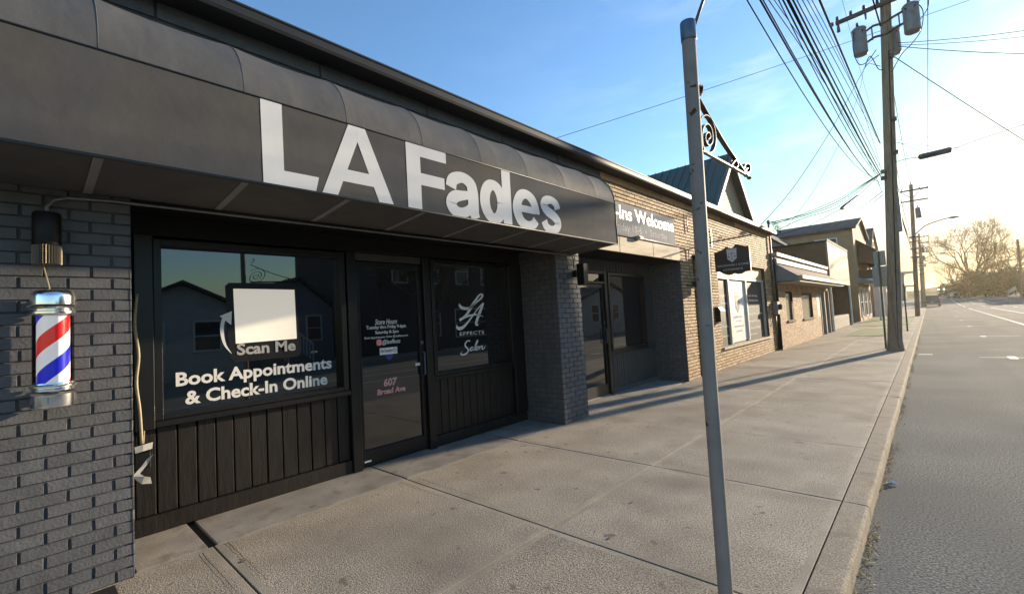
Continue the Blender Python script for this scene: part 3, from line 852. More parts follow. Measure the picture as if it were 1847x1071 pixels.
for j in range(NYF+1):
    y = AY0+(AY1-AY0)*j/NYF
    for k_, z in enumerate(zz): vs.append((XA+(rr.uniform(-.0015,.0015) if 0 < k_ < 4 else 0), y, z))
fr.mesh(vs, [(j*5+i, (j+1)*5+i, (j+1)*5+i+1, j*5+i+1) for j in range(NYF) for i in range(4)])
fr.build('front_panel', M_fabric, AWN, True)
en = MB()
for y, d in ((AY1, .003), (AY0, -.003)):
    poly = [(XA-.002,y,ZA0+.002)] + [(vault(i/NA,0)[0]-.001, y, vault(i/NA,0)[1]-.001) for i in range(NA+1)] + [(-3.99,y,ZA0-.04)]
    en.prism(poly, (0, d, 0))
en.build('end_panel', M_fabric, AWN)
tb = MB()
tb.tube([(XA+.002, AY0, ZA1), (XA+.002, AY1, ZA1)], .006, 6); tb.tube([(XA+.002, AY0, ZA0), (XA+.002, AY1, ZA0)], .011, 6)
tb.tube([(vault(i/NA,0)[0], AY1+.002, vault(i/NA,0)[1]) for i in range(NA+1)], .008, 6); tb.tube([(XA,AY1+.002,ZA0),(XA,AY1+.002,ZA1)], .008, 6)
tb.build('edge_piping', mat('awning_piping', (.03,.03,.03), .5), AWN, True)
so = MB(); so.mesh([(XA-.004,AY0,ZA0+.004),(XA-.004,AY1,ZA0+.004),(-3.985,AY1,ZA0-.045),(-3.985,AY0,ZA0-.045)], [(0,3,2,1)]); so.build('soffit', M_soffit, AWN)
sm = MB()
for y in ribs[1:-1]:
    sm.mesh([(XA-.02,y-.022,ZA0-.002),(XA-.02,y+.022,ZA0-.002),(-3.97,y+.022,ZA0-.051),(-3.97,y-.022,ZA0-.051),(XA-.02,y-.022,ZA0+.002),(XA-.02,y+.022,ZA0+.002),(-3.97,y+.022,ZA0-.047),(-3.97,y-.022,ZA0-.047)],
            [(0,3,2,1),(4,5,6,7),(0,1,5,4),(1,2,6,5),(2,3,7,6),(3,0,4,7)])
sm.build_each('soffit_seam', M_seam, AWN)
# LA Fades, drawn letter by letter
LT = MB(); PA = lambda d: on_wall(XA+.0008+d*.35)
def poly(pts, d=.004):
    n = len(pts); vs = [PA(d)(*p) for p in pts]+[PA(.0012)(*p) for p in pts]
    LT.mesh(vs, [tuple(range(n))]+[(k, n+k, n+(k+1) % n, (k+1) % n) for k in range(n)])
zb, zc, zx = 2.597, 3.188, 3.04
poly([(1.124,zb),(1.487,zb),(1.512,2.705),(1.262,2.705),(1.258,zc),(1.116,zc)])
# A : two legs + bar
poly([(1.535,zb),(1.658,zb),(1.838,3.06),(1.838,zc),(1.764,zc)]); poly([(2.153,zb),(2.015,zb),(1.8385,3.06),(1.8385,zc),(1.908,zc)])
poly([(1.70,2.715),(1.97,2.715),(1.935,2.815),(1.738,2.815)], .0046)
poly([(2.302,zb),(2.450,zb),(2.450,2.822),(2.722,2.822),(2.722,2.932),(2.450,2.932),(2.450,3.082),(2.752,3.082),(2.752,zc),(2.300,zc)])
def pen(pts, d, sub=8): stroke(LT, pts, PA(d), sub=sub)
pen([(2.800,2.865,.128),(2.830,2.945,.125),(2.945,2.988,.108),(3.055,2.945,.130),(3.082,2.850,.142),(3.084,2.72,.142),(3.090,2.652,.130),(3.112,2.596,.112)], .004)
pen([(3.075,2.830,.075),(2.960,2.810,.092),(2.845,2.780,.120),(2.795,2.715,.128),(2.830,2.650,.118),(2.915,2.632,.100),(3.010,2.665,.098),(3.075,2.745,.075)], .0046)
dr_ = [(3.376+.127*math.cos(a), 2.812+.180*math.sin(a), .108+.032*abs(math.cos(a))) for a in [2*PI*i/20 for i in range(21)]]
pen(dr_, .004, 3); poly([(3.516,zb),(3.652,zb),(3.652,zc),(3.516,zc)], .0047)
pen([(4.068,2.700,.112),(4.015,2.645,.105),(3.915,2.622,.106),(3.800,2.665,.128),(3.742,2.800,.136),(3.800,2.938,.126),(3.905,2.984,.106),(4.015,2.938,.126),(4.070,2.842,.128),(4.074,2.776,.128)], .004)
poly([(3.79,2.768),(4.06,2.768),(4.06,2.848),(3.79,2.848)], .0047)
pen([(4.500,2.890,.120),(4.470,2.955,.112),(4.375,2.990,.094),(4.270,2.965,.112),(4.232,2.905,.124),(4.290,2.845,.125),(4.420,2.795,.128),(4.498,2.725,.126),(4.460,2.650,.112),(4.365,2.620,.098),(4.262,2.648,.108),(4.222,2.715,.120)], .004)
LT.build('lettering', M_letter, AWN)

# ================================================================= WALL FITTINGS
bc = Vector((-3.862, .124, 1.186))
BP = thing('barber_pole', 'chrome capped barber pole with red white and blue spiral on the grey brick wall', 'barber pole', bc)
q = MB(); q.lathe(bc, [(.02,0),(.085,.004),(.098,.014),(.100,.03),(.100,.085),(.112,.092),(.118,.10),(.112,.108),(.094,.114),(.094,.124),(.104,.13),(.104,.14),(.092,.146),(.09,.155)], 40); q.build('base_cap', M_chrome, BP, True, 35)
q = MB(); q.lathe(bc, [(.09,.548),(.092,.556),(.104,.56),(.104,.572),(.094,.578),(.094,.586),(.112,.592),(.118,.60),(.112,.608),(.100,.614),(.100,.66),(.097,.68),(.085,.697),(.06,.704),(.01,.706)], 40); q.build('top_cap', M_chrome, BP, True, 35)
q = MB(); q.lathe(bc, [(.072,.15),(.072,.553)], 40); q.build('striped_cylinder', M_stripe, BP, True, 60)
q = MB(); q.lathe(bc, [(.0905,.15),(.0905,.553)], 40); q.build('clear_tube', M_acryl, BP, True, 60)
q = MB()
for h in (.635, .06):
    q.box(-3.985, -3.93, bc.y-.03, bc.y+.03, bc.z+h-.018, bc.z+h+.018); q.box(-3.995, -3.984, bc.y-.045, bc.y+.045, bc.z+h-.035, bc.z+h+.035)
q.box(-3.80, -3.765, bc.y-.028, bc.y+.012, bc.z+.035, bc.z+.072); q.build('wall_bracket', M_steel, BP)
wc = MB(); wc.tube([(-3.90,.112,1.885),(-3.93,.10,1.96),(-3.95,.085,2.045)], .004, 6); tag(wc.build('power_cord', M_cream), 'thin cord rising from the barber pole to the ribbed wall lamp', 'cord')
# ribbed sconce
SC = thing('wall_sconce', 'black ribbed cylinder wall lamp above the barber pole', 'wall lamp', (-3.88, .098, 2.04))
q = MB(); q.lathe((-3.88,.098,2.16), [(.062,0),(.064,.004),(.064,.19),(.058,.20),(.01,.204)], 32); q.build('body', M_black, SC, True, 40)
q = MB()
vs = []; nn = 64
for z in (2.045, 2.158):
    for k_ in range(nn): r_ = .066 if k_ % 2 else .060; vs.append((-3.88+r_*math.cos(2*PI*k_/nn), .098+r_*math.sin(2*PI*k_/nn), z))
q.mesh(vs, [(k_, (k_+1) % nn, nn+(k_+1) % nn, nn+k_) for k_ in range(nn)]+[tuple(range(nn-1,-1,-1))]); q.build('ribbed_shade', mat('bronze_ribs', (.10,.075,.05), .4, metal=.5), SC)
q = MB(); q.box(-3.995, -3.94, .07, .126, 2.2, 2.3); q.build('wall_mount', M_black, SC)
cd = MB()
cpts = [(-3.965,.098,2.36),(-3.965,.10,2.42),(-3.965,.13,2.465),(-3.965,.19,2.488),(-3.965,.4,2.50),(-3.965,1.5,2.502),(-3.965,3.5,2.498),(-3.965,5.55,2.49),(-3.965,5.72,2.48),(-3.965,5.745,2.44),(-3.965,5.745,2.30)]
cd.tube(cpts, .011, 8)
tag(cd.build('conduit', M_conduit, None, True), 'long metal conduit running under the awning from the ribbed lamp to the box lamp', 'conduit')
# clips and black downpipe in the corner
q = MB(); q.tube([(-4.70,.63,2.42),(-4.70,.63,1.75),(-4.70,.63,.50)], .013, 8); q.tube([(-4.66,.655,2.42),(-4.66,.655,1.7)], .010, 8); tag(q.build('cable_pipe', M_black, None, True), 'black vertical pipe in the corner beside the large shop window', 'pipe')
TC = thing('taped_cable', 'cream cable ending in clear packing tape beside the wood panel', 'cable', (-4.68, .66, .5))
cp = [on_x(x, y, -4.655) for x, y in ((247,530),(243,585),(250,640),(246,690),(252,740),(256,800))]
q = MB(); q.tube(spline([tuple(p) for p in cp], 5), .012, 8); q.tube(spline([(p.x, p.y+.02+.008*math.sin(i*2.1), p.z) for i, p in enumerate(cp)], 5), .004, 6); q.build('cable', M_cream, TC, True)
bx = on_x(258, 832, -4.66)
q = MB(); q.bbox(-4.74, -4.66, bx.y-.05, bx.y+.05, bx.z-.06, bx.z+.07, .006); q.build('junction_box', M_black, TC)
q = MB()
def ribbon(pts, wd):
    vs = []
    for p, d in pts: vs += [tuple(Vector(p)-Vector(d)*wd/2), tuple(Vector(p)+Vector(d)*wd/2)]
    q.mesh(vs, [(2*i, 2*i+1, 2*i+3, 2*i+2) for i in range(len(pts)-1)])
ribbon([((-4.652,bx.y-.05,bx.z+.10),(0,-.1,1)),((-4.645,bx.y,bx.z+.108),(0,0,1)),((-4.65,bx.y+.06,bx.z+.115),(0,.1,1))], .05)
ribbon([((-4.652,bx.y+.045,bx.z+.03),(0,.7,.5)),((-4.630,bx.y+.00,bx.z-.03),(0,.8,.3)),((-4.62,bx.y-.05,bx.z-.085),(0,.9,.2)),((-4.60,bx.y-.01,bx.z-.13),(.1,.3,1)),((-4.60,bx.y+.04,bx.z-.145),(.2,-.2,1))], .055)
q.build('tape', M_tape, TC)
# box lamp on the pier
BL = thing('box_lamp', 'black box shaped wall lamp on the grey pier at the awning end', 'wall lamp', (-3.86, 5.80, 2.03))
q = MB(); q.bbox(-3.925, -3.79, 5.745, 5.865, 2.03, 2.36, .01); q.build('body', M_black, BL)
q = MB(); q.box(-3.99, -3.925, 5.73, 5.80, 2.16, 2.26); q.build('mount', M_black, BL)
# banner
BN = thing('banner_sign', 'grey banner reading Walk-Ins Welcome on the brick above the second shop', 'sign', (-3.97, 7.9, 2.94))
q = MB(); q.box(-3.985, -3.968, 6.02, 9.665, 2.965, 3.575); q.build('board', M_banner, BN)
q = MB(); text(q, 'Walk-Ins Welcome', 6.15, 9.62, 3.27, 3.52, on_wall(-3.9655), .008); q.build('heading', M_sticker, BN)
q = MB(); text(q, 'Tuesday - Friday 10-6  •  Saturday', 6.1, 9.25, 3.02, 3.20, on_wall(-3.9655), .004); q.build('hours_line', mat('faded_letter', (.36,.37,.37), .7, spec=.2), BN)
CM = thing('security_camera', 'small pale box camera fixed below the grey banner', 'camera', (-3.93, 7.92, 2.92))
q = MB(); q.bbox(-3.97, -3.90, 7.85, 8.03, 2.94, 3.01, .006); q.build('housing', M_offwhite, CM)
q = MB(); q.lathe((-3.90,7.90,2.975), [(.022,0),(.022,.008),(.01,.01)], 14, axis='X'); q.build('lens', M_black, CM)
# lamp and conduit on the second pier
q = MB(); q.tube([(-3.97,10.38,2.95),(-3.97,10.37,2.55),(-3.97,10.40,2.28),(-3.95,10.45,2.22),(-3.93,10.60,2.20)], .011, 8)
q.tube([(-3.97,10.42,3.75),(-3.97,10.42,3.35)], .010, 6); q.tube([(-3.975,6.0,2.99),(-3.975,10.35,2.98)], .008, 6)
tag(q.build('conduit', M_conduit, None, True), 'thin conduit dropping down the brown pier right of the second shop', 'conduit')
L3 = thing('box_lamp', 'black box shaped wall lamp beside the dark doorway behind the street pole', 'wall lamp', (-3.9, 10.66, 1.95))
q = MB(); q.bbox(-3.93, -3.80, 10.58, 10.70, 1.95, 2.26, .01); q.build('body', M_black, L3)
q = MB(); q.box(-3.99, -3.93, 10.52, 10.60, 2.1, 2.2); q.tube([(-3.97,10.12,2.13),(-3.93,10.3,2.12),(-3.93,10.58,2.14)], .02, 8); q.build('mount', M_black, L3)
# mailbox
MBX = thing('mailbox', 'black wall mailbox with a metal flap left of the law office window', 'mailbox', (-3.9, 12.0, 1.22))
q = MB(); q.prism([(-3.99,11.86,1.22),(-3.86,11.86,1.22),(-3.86,11.86,1.50),(-3.93,11.86,1.60),(-3.99,11.86,1.60)], (0,.36,0)); q.build('body', M_black, MBX)
q = MB(); q.prism([(-3.857,11.87,1.49),(-3.85,11.87,1.49),(-3.92,11.87,1.605),(-3.93,11.87,1.603)], (0,.34,0)); q.build('flap', M_steel, MBX)
# blade sign of the law office, on its arm
BS = thing('hanging_sign', 'black shaped attorneys sign with silver shield hanging over the walk', 'sign', (-3.55, 12.0, 2.4))
sx = lambda t_: -3.945+.815*t_
outl = [(0,2.50),(0,2.985),(.13,3.0),(.27,3.04),(.37,3.095),(.40,3.10),(.43,3.06),(.50,3.04),(.57,3.06),(.60,3.10),(.63,3.12),(.70,3.12),(.80,3.085),(.90,3.05),(1,3.04),(1,2.43),(.86,2.43),(.74,2.385),(.62,2.385),(.53,2.415),(.46,2.385),(.36,2.38),(.24,2.42),(.12,2.49)]
q = MB(); q.prism([(sx(a), 12.0, z) for a, z in outl], (0,.06,0)); q.build('board', M_signblk, BS)
q = MB(); q.prism([(sx(1)+.001,12.004,2.44),(sx(1)+.008,12.004,2.44),(sx(1)+.008,12.004,3.04),(sx(1)+.001,12.004,3.04)], (0,.052,0)); q.build('lit_edge', M_white, BS)  # white strip paints the sunlit end of the board
q = MB(); q.prism([(-3.645,11.997,3.0),(-3.41,11.997,3.0),(-3.42,11.997,2.78),(-3.53,11.997,2.69),(-3.635,11.997,2.78)], (0,.002,0)); q.box(-3.65,-3.405,11.995,11.998,3.005,3.03); q.build('shield', M_silver, BS)
q = MB(); q.box(-3.533,-3.523,11.993,11.9965,2.76,2.94); q.box(-3.60,-3.455,11.993,11.9965,2.905,2.915); q.box(-3.56,-3.495,11.993,11.9965,2.755,2.765)
for x_ in (-3.60, -3.455): q.prism([(x_-.03,11.993,2.84),(x_+.03,11.993,2.84),(x_,11.993,2.81)], (0,.003,0)); q.box(x_-.002, x_+.002, 11.994, 11.996, 2.84, 2.905)
q.build('scales', M_signblk, BS)
q = MB(); text(q, 'GOODWIN | CONE', -3.90, -3.16, 2.585, 2.645, on_blade(11.996), .006); text(q, 'ATTORNEYS', -3.76, -3.30, 2.49, 2.535, on_blade(11.996), .014, 0, 1.15); q.build('lettering', M_silver, BS)
BA = thing('sign_bracket', 'black iron arm with scrolls fixed to the brick above the attorneys sign', 'bracket', (-3.98, 12.03, 3.28))
q = MB(); q.tube([(-3.99,12.03,3.27),(-3.09,12.03,3.30)], .016, 8); q.lathe((-3.07,12.03,3.30), [(.005,-.03),(.028,-.015),(.03,0),(.028,.015),(.005,.03)], 10, axis='X'); q.build('arm', M_iron, BA, True, 50)
q = MB(); q.box(-3.998,-3.985,12.0,12.06,3.15,3.6); q.build('wall_plate', M_iron, BA)
q = MB()
sc_ = [(-3.98+.0*0,12.03,3.55)]
q.tube(spline([(-3.985,12.03,3.52),(-3.93,12.03,3.56),(-3.87,12.03,3.54),(-3.86,12.03,3.49),(-3.90,12.03,3.48)], 6), .008, 6)
q.tube(spline([(-3.985,12.03,3.42),(-3.88,12.03,3.40),(-3.78,12.03,3.33),(-3.74,12.03,3.36),(-3.77,12.03,3.39),(-3.80,12.03,3.37)], 6), .008, 6)
q.build('scroll', M_iron, BA, True)
q = MB()
for x_ in (-3.80, -3.27): q.tube([(x_,12.03,3.28),(x_,12.03,3.08)], .006, 6)
tag(q.build('hanger_chain', M_iron), 'pair of short hanger rods between iron arm and attorneys sign', 'hanger')
# meter and service mast at the end of the building
EM = thing('electric_meter', 'grey meter box with service mast at the end of the brown brick wall', 'meter', (-3.9, 17.7, 1.2))
q = MB(); q.bbox(-3.985, -3.83, 17.55, 17.88, 1.24, 1.68, .015); q.build('box', M_transf, EM)
q = MB(); q.lathe((-3.83,17.72,1.5), [(.10,0),(.10,.07),(.07,.10),(.01,.105)], 18, axis='X'); q.build('glass_dome', M_fglass, EM, True, 40)
q = MB(); q.tube([(-3.95,17.74,.55),(-3.95,17.74,1.25)], .02, 8); q.tube([(-3.94,17.78,1.66),(-3.94,17.78,4.45)], .035, 10); q.build('mast', M_conduit, EM, True)
q = MB(); q.lathe((-3.94,17.78,4.43), [(.04,0),(.055,.03),(.055,.09),(.03,.13),(.005,.14)], 12); q.build('weatherhead', M_transf, EM, True, 50)
q = MB()
for k_ in range(4): q.tube(spline([(-3.90,17.76,4.48),(-3.80+.04*k_,17.72,4.42),(-3.74+.05*k_,17.70,4.18-.05*k_),(-3.70+.05*k_,17.72,4.30)], 6), .008, 6)
q.tube(spline([(-3.90,17.6,1.24),(-3.86,17.62,1.05),(-3.86,17.75,.98),(-3.90,17.8,1.2)], 6), .012, 6)
q.build_each('loop_wire', M_cable, EM, True)
DM = MB(); p_ = on_z(205, 1048, 0)
q = MB(); q.bbox(-3.95, -3.28, -.62, .40, .004, .016, .004); tag(q.build('door_mat', M_rubbermat), 'black rubber mat on the pavement at the foot of the grey brick wall', 'mat')

# ================================================================= STREET POLE WITH SCROLL BRACKET
SP = thing('street_pole', 'grey steel street pole with rust chips and an empty scroll sign bracket', 'pole', (-.93, 2.58, 0))
q = MB(); q.tube([(-.93,2.58,-.05),(-.925,2.58,1.2),(-.905,2.58,2.3),(-.893,2.58,3.12)], [.0385,.0382,.038,.038], 24); q.build('shaft', M_pole, SP, True, 60)
q = MB(); q.lathe((-.892,2.58,3.08), [(.0405,0),(.043,.004),(.043,.10),(.041,.112),(.03,.118),(.005,.12)], 24); q.build('cap_sleeve', M_steel, SP, True, 50)
XP = -.905
tip = on_x(1350, 318, XP); lo = on_x(1266, 272, XP); hi = on_x(1260, 168, XP)
bt = lambda x, y: on_x(1200+x/2.55, y/2.55, XP)
def flat(mb, pts, wd=.026, th=.006):
    P = spline([(p.y, p.z) for p in pts], 8); vs = []
    for i, p in enumerate(P):
        a, c = P[max(i-1,0)], P[min(i+1,len(P)-1)]; dy, dz = c[0]-a[0], c[1]-a[1]; l_ = math.hypot(dy, dz) or 1
        n0, n1 = -dz/l_*th/2, dy/l_*th/2
        vs += [(XP-wd/2,p[0]+n0,p[1]+n1),(XP+wd/2,p[0]+n0,p[1]+n1),(XP+wd/2,p[0]-n0,p[1]-n1),(XP-wd/2,p[0]-n0,p[1]-n1)]
    n = len(P); fs = []
    for i in range(n-1):
        for k_ in range(4): fs.append((4*i+k_, 4*i+(k_+1) % 4, 4*i+4+(k_+1) % 4, 4*i+4+k_))
    fs += [(3,2,1,0), tuple(4*n-4+k_ for k_ in range(4))]
    mb.mesh(vs, fs)
q = MB(); q.tube([lo, tip], .012, 8); q.tube([tip-Vector((0,.02,0)), tip+Vector((0,.02,-.005))], [.012,.018], 8); q.build('lower_bar', M_iron, SP, True, 50)
q = MB()
flat(q, [bt(152,400), bt(160,395), bt(164,412), bt(158,440), bt(152,436)], .03)
flat(q, [bt(152,460), bt(200,545), bt(262,650), bt(320,735), bt(375,812)], .03)
flat(q, [bt(355,775), bt(362,757), bt(378,757), bt(384,780), bt(374,798), bt(362,785), bt(372,776)], .03)
q.build('top_bar', M_iron, SP)
q = MB()
flat(q, [bt(158,545), bt(182,533), bt(208,560), bt(224,620), bt(220,680), bt(200,706), bt(172,690), bt(162,640), bt(168,590), bt(188,574), bt(206,600), bt(210,650), bt(196,672), bt(180,655), bt(178,625), bt(192,612), bt(200,632), bt(190,645)], .026)
flat(q, [bt(300,760), bt(318,740), bt(328,760), bt(318,776), bt(306,768)], .026)
q.build('scroll', M_iron, SP)
q = MB(); e0 = on_x(1252, 48, -.89); e1 = on_x(1272, -10, -.86); q.tube([e0, e1, e1+(e1-e0)*.6], .009, 8); q.build('stay_rod', M_iron, SP, True)

# ================================================================= UTILITY POLES
WG = 'overhead wires strung along the street poles'
UP = thing('utility_pole', 'near wooden utility pole carrying three grey transformers', 'utility pole', (-.85, 17.8, 0))
def pole_pts(x0, y, x1, z1, n=9): return [(x0+(x1-x0)*i/(n-1), y, z1*i/(n-1)) for i in range(n)]
q = MB(); pts = pole_pts(-.85, 17.8, -.23, 11.6); pts = [(-.86,17.8,-.05),(-.855,17.8,.12),(-.85,17.8,.35)]+pts[1:]
q.tube(pts, [.235,.20,.178]+[.172-.045*i/8 for i in range(1, 9)], 20); q.build('shaft', M_utpole, UP, True, 60)
PXp = lambda z: -.85+.62*z/11.6
q = MB()
aL, aR = Vector((-1.52,17.64,10.42)), Vector((.98,17.64,10.50))
q.prism([aL+Vector((0,-.045,-.055)), aL+Vector((0,.045,-.055)), aL+Vector((0,.045,.055)), aL+Vector((0,-.045,.055))], aR-aL); q.build('crossarm', M_xarm, UP)
q = MB()
for t_ in (.02, .16, .29, .42, .72, .86, .98):
    p = aL.lerp(aR, t_); q.lathe(p+Vector((0,0,.055)), [(.02,0),(.045,.02),(.03,.05),(.05,.07),(.03,.10),(.04,.13),(.01,.16)], 10)
p = aL+Vector((-.05,0,.02)); q.lathe(p, [(.01,-.13),(.06,-.10),(.07,-.04),(.05,0)], 10, axis='X')
q.tube([aL+Vector((.06,0,-.06)), aL+Vector((.06,0,-.30))], [.03,.05], 8); q.tube([aL.lerp(aR,.30)+Vector((0,0,-.06)), aL.lerp(aR,.30)+Vector((0,0,-.26))], [.03,.02], 8)
q.build_each('insulator', M_porcelain, UP, True, 50)
def transformer(x, y, z0, h, r):
    q = MB(); q.lathe((x,y,z0), [(r*.85,0),(r,.03),(r,h-.10),(r*1.06,h-.09),(r*1.06,h-.05),(r*.9,h-.01),(r*.3,h+.02),(.01,h+.025)], 24); t_ = q.build('transformer', M_transf, UP, True, 40)
    q = MB(); q.lathe((x-.03,y,z0+h), [(.035,0),(.05,.03),(.03,.06),(.045,.09),(.03,.12),(.035,.16),(.01,.2)], 10)
    for dx in (-.12, .1): q.lathe((x+dx,y-r*.9,z0+h*.78), [(.025,0),(.02,-.06),(.008,-.09)], 8, axis='Y')
    q.build('bushing', M_porcelain, t_, True, 50); return t_
transformer(-.97, 17.72, 9.17, .86, .185); transformer(.25, 17.72, 9.31, .86, .19); transformer(-.20, 18.12, 9.02, .78, .17)
q = MB()
for z in (9.86, 9.50):
    q.tube([(-.80,17.72,z),(-.62,17.68,z+.06),(-.33,17.68,z+.02),(-.15,17.68,z+.10),(.08,17.72,z+.18)], .035, 6)
q.tube([(-.66,17.70,9.5),(-.66,17.70,9.9)], .02, 6); q.tube([(-.02,17.70,9.6),(-.02,17.70,10.0)], .02, 6); q.build('transformer_bracket', M_iron, UP, True, 50)
q = MB(); q.bbox(-.57, -.42, 17.72, 17.9, 3.55, 4.75, .02); q.tube([(-.52,17.8,4.7),(-.50,17.75,5.2),(-.55,17.7,5.6)], .03, 8); q.build('equipment_box', M_transf, UP)
q = MB()
for z, s_ in ((8.8,.12),(6.9,.14),(5.9,.16),(5.4,-.17),(5.2,-.18),):
    q.box(PXp(z)+s_-.05, PXp(z)+s_+.05, 17.62, 17.72, z-.05, z+.06); q.tube([(PXp(z),17.7,z),(PXp(z)+s_,17.66,z)], .02, 6)
q.build_each('clamp', M_iron, UP)
q = MB()
for k_, (x_, a_) in enumerate(((.05,.13),)):
    q.tube([(PXp(z)+x_, 17.8-a_-.02, z) for z in (0, 2, 4, 6, 8, 9)], .014, 6)
q.tube(spline([(-1.08,17.55,9.9),(-1.14,17.52,9.4),(-1.05,17.5,8.85),(-.85,17.5,8.8),(-.6,17.55,9.1)], 6), .012, 6)
q.tube(spline([(.42,17.55,10.0),(.50,17.5,9.7),(.42,17.5,9.2),(.2,17.5,8.9),(-.05,17.55,8.7),(-.3,17.6,8.3)], 6), .012, 6)
q.tube(spline([(.40,17.55,10.08),(.62,17.5,10.05),(.60,17.5,9.75),(.42,17.5,9.5)], 6), .010, 6)
q.tube(spline([(-.9,17.55,8.7),(-.75,17.5,8.95),(-.6,17.5,8.5),(-.5,17.6,8.45)], 6), .012, 6)
q.tube(spline([(-.75,17.64,11.3),(-.6,17.6,10.9),(-.5,17.6,10.2),(-.45,17.62,9.8)], 6), .022, 6)
q.build_each('lead_wire', M_cable, UP, True)

def far_pole():
    t_ = thing('utility_pole', 'wooden utility pole with two crossarms and a street lamp, next after the near pole', 'utility pole', (-.82, 51, 0), 'utility poles receding along the kerb')
    q = MB(); q.tube([(-.82+.42*i/6, 51, 11.1*i/6) for i in range(7)], [.17-.05*i/6 for i in range(7)], 12); q.build('shaft', M_utpole, t_, True, 60)
    q = MB(); q.box(-1.55,.65,50.86,50.96,10.55,10.66); q.build('crossarm', M_xarm, t_)
    q = MB(); q.box(-1.30,.55,50.86,50.96,9.65,9.75)
    for a_, c_ in (((-1.1,50.9,10.55),(-.45,50.9,9.95)),((.25,50.9,10.55),(-.4,50.9,9.95))): q.tube([a_,c_], .025, 6)
    q.build('brace', M_xarm, t_)
    q = MB()
    for x_ in (-1.5,-1.0,.1,.6): q.lathe((x_,50.91,10.66), [(.03,0),(.05,.05),(.03,.1),(.04,.14),(.01,.18)], 8)
    q.lathe((-.4,51,11.1), [(.03,0),(.05,.06),(.03,.12),(.01,.3)], 8)
    q.build_each('insulator', M_porcelain, t_, True)
    q = MB(); q.lathe((-.12,50.9,8.2), [(.17,0),(.19,.03),(.19,.8),(.15,.86),(.04,.88),(.04,1.05),(.01,1.08)], 14); q.build('transformer', M_transf, t_, True, 40)
    q = MB(); q.tube(spline([(-.5,50.95,6.8),(.2,50.95,7.45),(1.1,50.95,7.75),(1.75,50.95,7.85)], 6), .04, 8); q.build('lamp_arm', M_conduit, t_, True)
    q = MB(); q.lathe((1.65,50.95,7.84), [(.02,0),(.07,.05),(.09,.2),(.08,.45),(.04,.6),(.01,.62)], 12, axis='X'); q.build('lamp_head', M_transf, t_, True, 50)
    q = MB()
    for z in (4.9,5.6,6.2,6.6): q.box(-.85+.04*z-.25, -.85+.04*z+.3, 50.86, 50.94, z, z+.1)
    q.build_each('clamp', M_iron, t_); return t_
FP = far_pole()
for y, lb in ((92, 'second wooden utility pole beyond the near one, thinner with distance'), (118, 'third wooden utility pole beyond the near one, hazy'), (158, 'last utility pole before the road crest, faint in the haze')):
    copy_tree(FP, (-.82, y, terrain(y)-.05), lb)
# pole with a red sun tint in its colour, on the right-hand pavement
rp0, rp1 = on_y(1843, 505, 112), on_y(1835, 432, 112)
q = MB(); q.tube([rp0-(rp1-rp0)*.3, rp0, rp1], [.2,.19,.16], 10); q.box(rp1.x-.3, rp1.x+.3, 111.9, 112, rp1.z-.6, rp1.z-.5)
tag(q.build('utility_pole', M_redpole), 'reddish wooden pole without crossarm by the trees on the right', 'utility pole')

# ---------------------------------------------------------------- wires
def wire(name, pts, r, label, group=WG, n=6, m=M_cable, cat='wire'):
    r *= .72; q = MB(); q.tube(pts, r, n); o = q.build(name, m, None, True); tag(o, label, cat, group); return o
def along(img_pts, X, r, label, Xb=None, far=None):
    """wire along the street: photo points on the plane of that wire, run on to the pole behind"""
    P = [on_x(x, y, X) for x, y in img_pts]
    P.sort(key=lambda p: p.y)
    # quadratic fit of z over y through first, middle, last
    a, b, c = P[0], P[len(P)//2], P[-1]
    def z(y):
        return a.z*(y-b.y)*(y-c.y)/((a.y-b.y)*(a.y-c.y))+b.z*(y-a.y)*(y-c.y)/((b.y-a.y)*(b.y-c.y))+c.z*(y-a.y)*(y-b.y)/((c.y-a.y)*(c.y-b.y))
    y0, y1 = -14.0, c.y
    # behind the first seen point carry on along the tangent with gentle rise
    s0 = (z(a.y+.5)-z(a.y-.5))
    pts = [(X, y0, a.z+s0*(y0-a.y)+.004*(y0-a.y)**2)]
    for i in range(1, 6): 
        y = y0+(a.y-y0)*i/6; pts.append((X, y, a.z+s0*(y-a.y)+.004*(y-a.y)**2))
    for i in range(13):
        y = a.y+(y1-a.y)*i/12; pts.append((X, y, z(y)))
    if far: pts += far
    return wire('overhead_wire', pts, r*.58, label)
LA_ = 'dark wire running overhead from the near pole back above the pavement'
along([(1347,0),(1457,182),(1576,318)], -.78, .011, LA_)
along([(1371,0),(1459,153),(1588,330)], -.70, .016, LA_)
along([(1376,0),(1466,160),(1590,336)], -.66, .010, LA_)
along([(1386,0),(1474,129),(1590,345)], -.60, .007, LA_)
along([(1396,0),(1484,129),(1592,350)], -.58, .006, LA_)
along([(1447,0),(1505,108),(1586,257)], -.62, .009, LA_)
along([(1456,0),(1512,104),(1586,259)], -.60, .008, LA_)
along([(1478,0),(1541,149),(1588,259)], -.52, .022, 'thick single cable above the pavement, right of the cable bundle')
bo = along([(1421,0),(1508,170),(1590,320)], -.70, .030, 'thick lashed cable bundle overhead, heaviest of the lines to the near pole')
along([(1412,0),(1500,172),(1586,318)], -.76, .018, 'cable lashed along the left side of the thick bundle overhead')
along([(1430,0),(1514,166),(1592,318)], -.64, .018, 'cable lashed along the right side of the thick bundle overhead')
along([(1404,0),(1492,172),(1583,316)], -.80, .012, LA_)
along([(1437,0),(1520,160),(1594,316)], -.58, .010, LA_)
along([(1464,0),(1524,120),(1588,300)], -.56, .008, LA_)
along([(1521,8),(1545,102),(1588,251)], -1.15, .010, 'thin wire passing beside the left transformer', far=None)
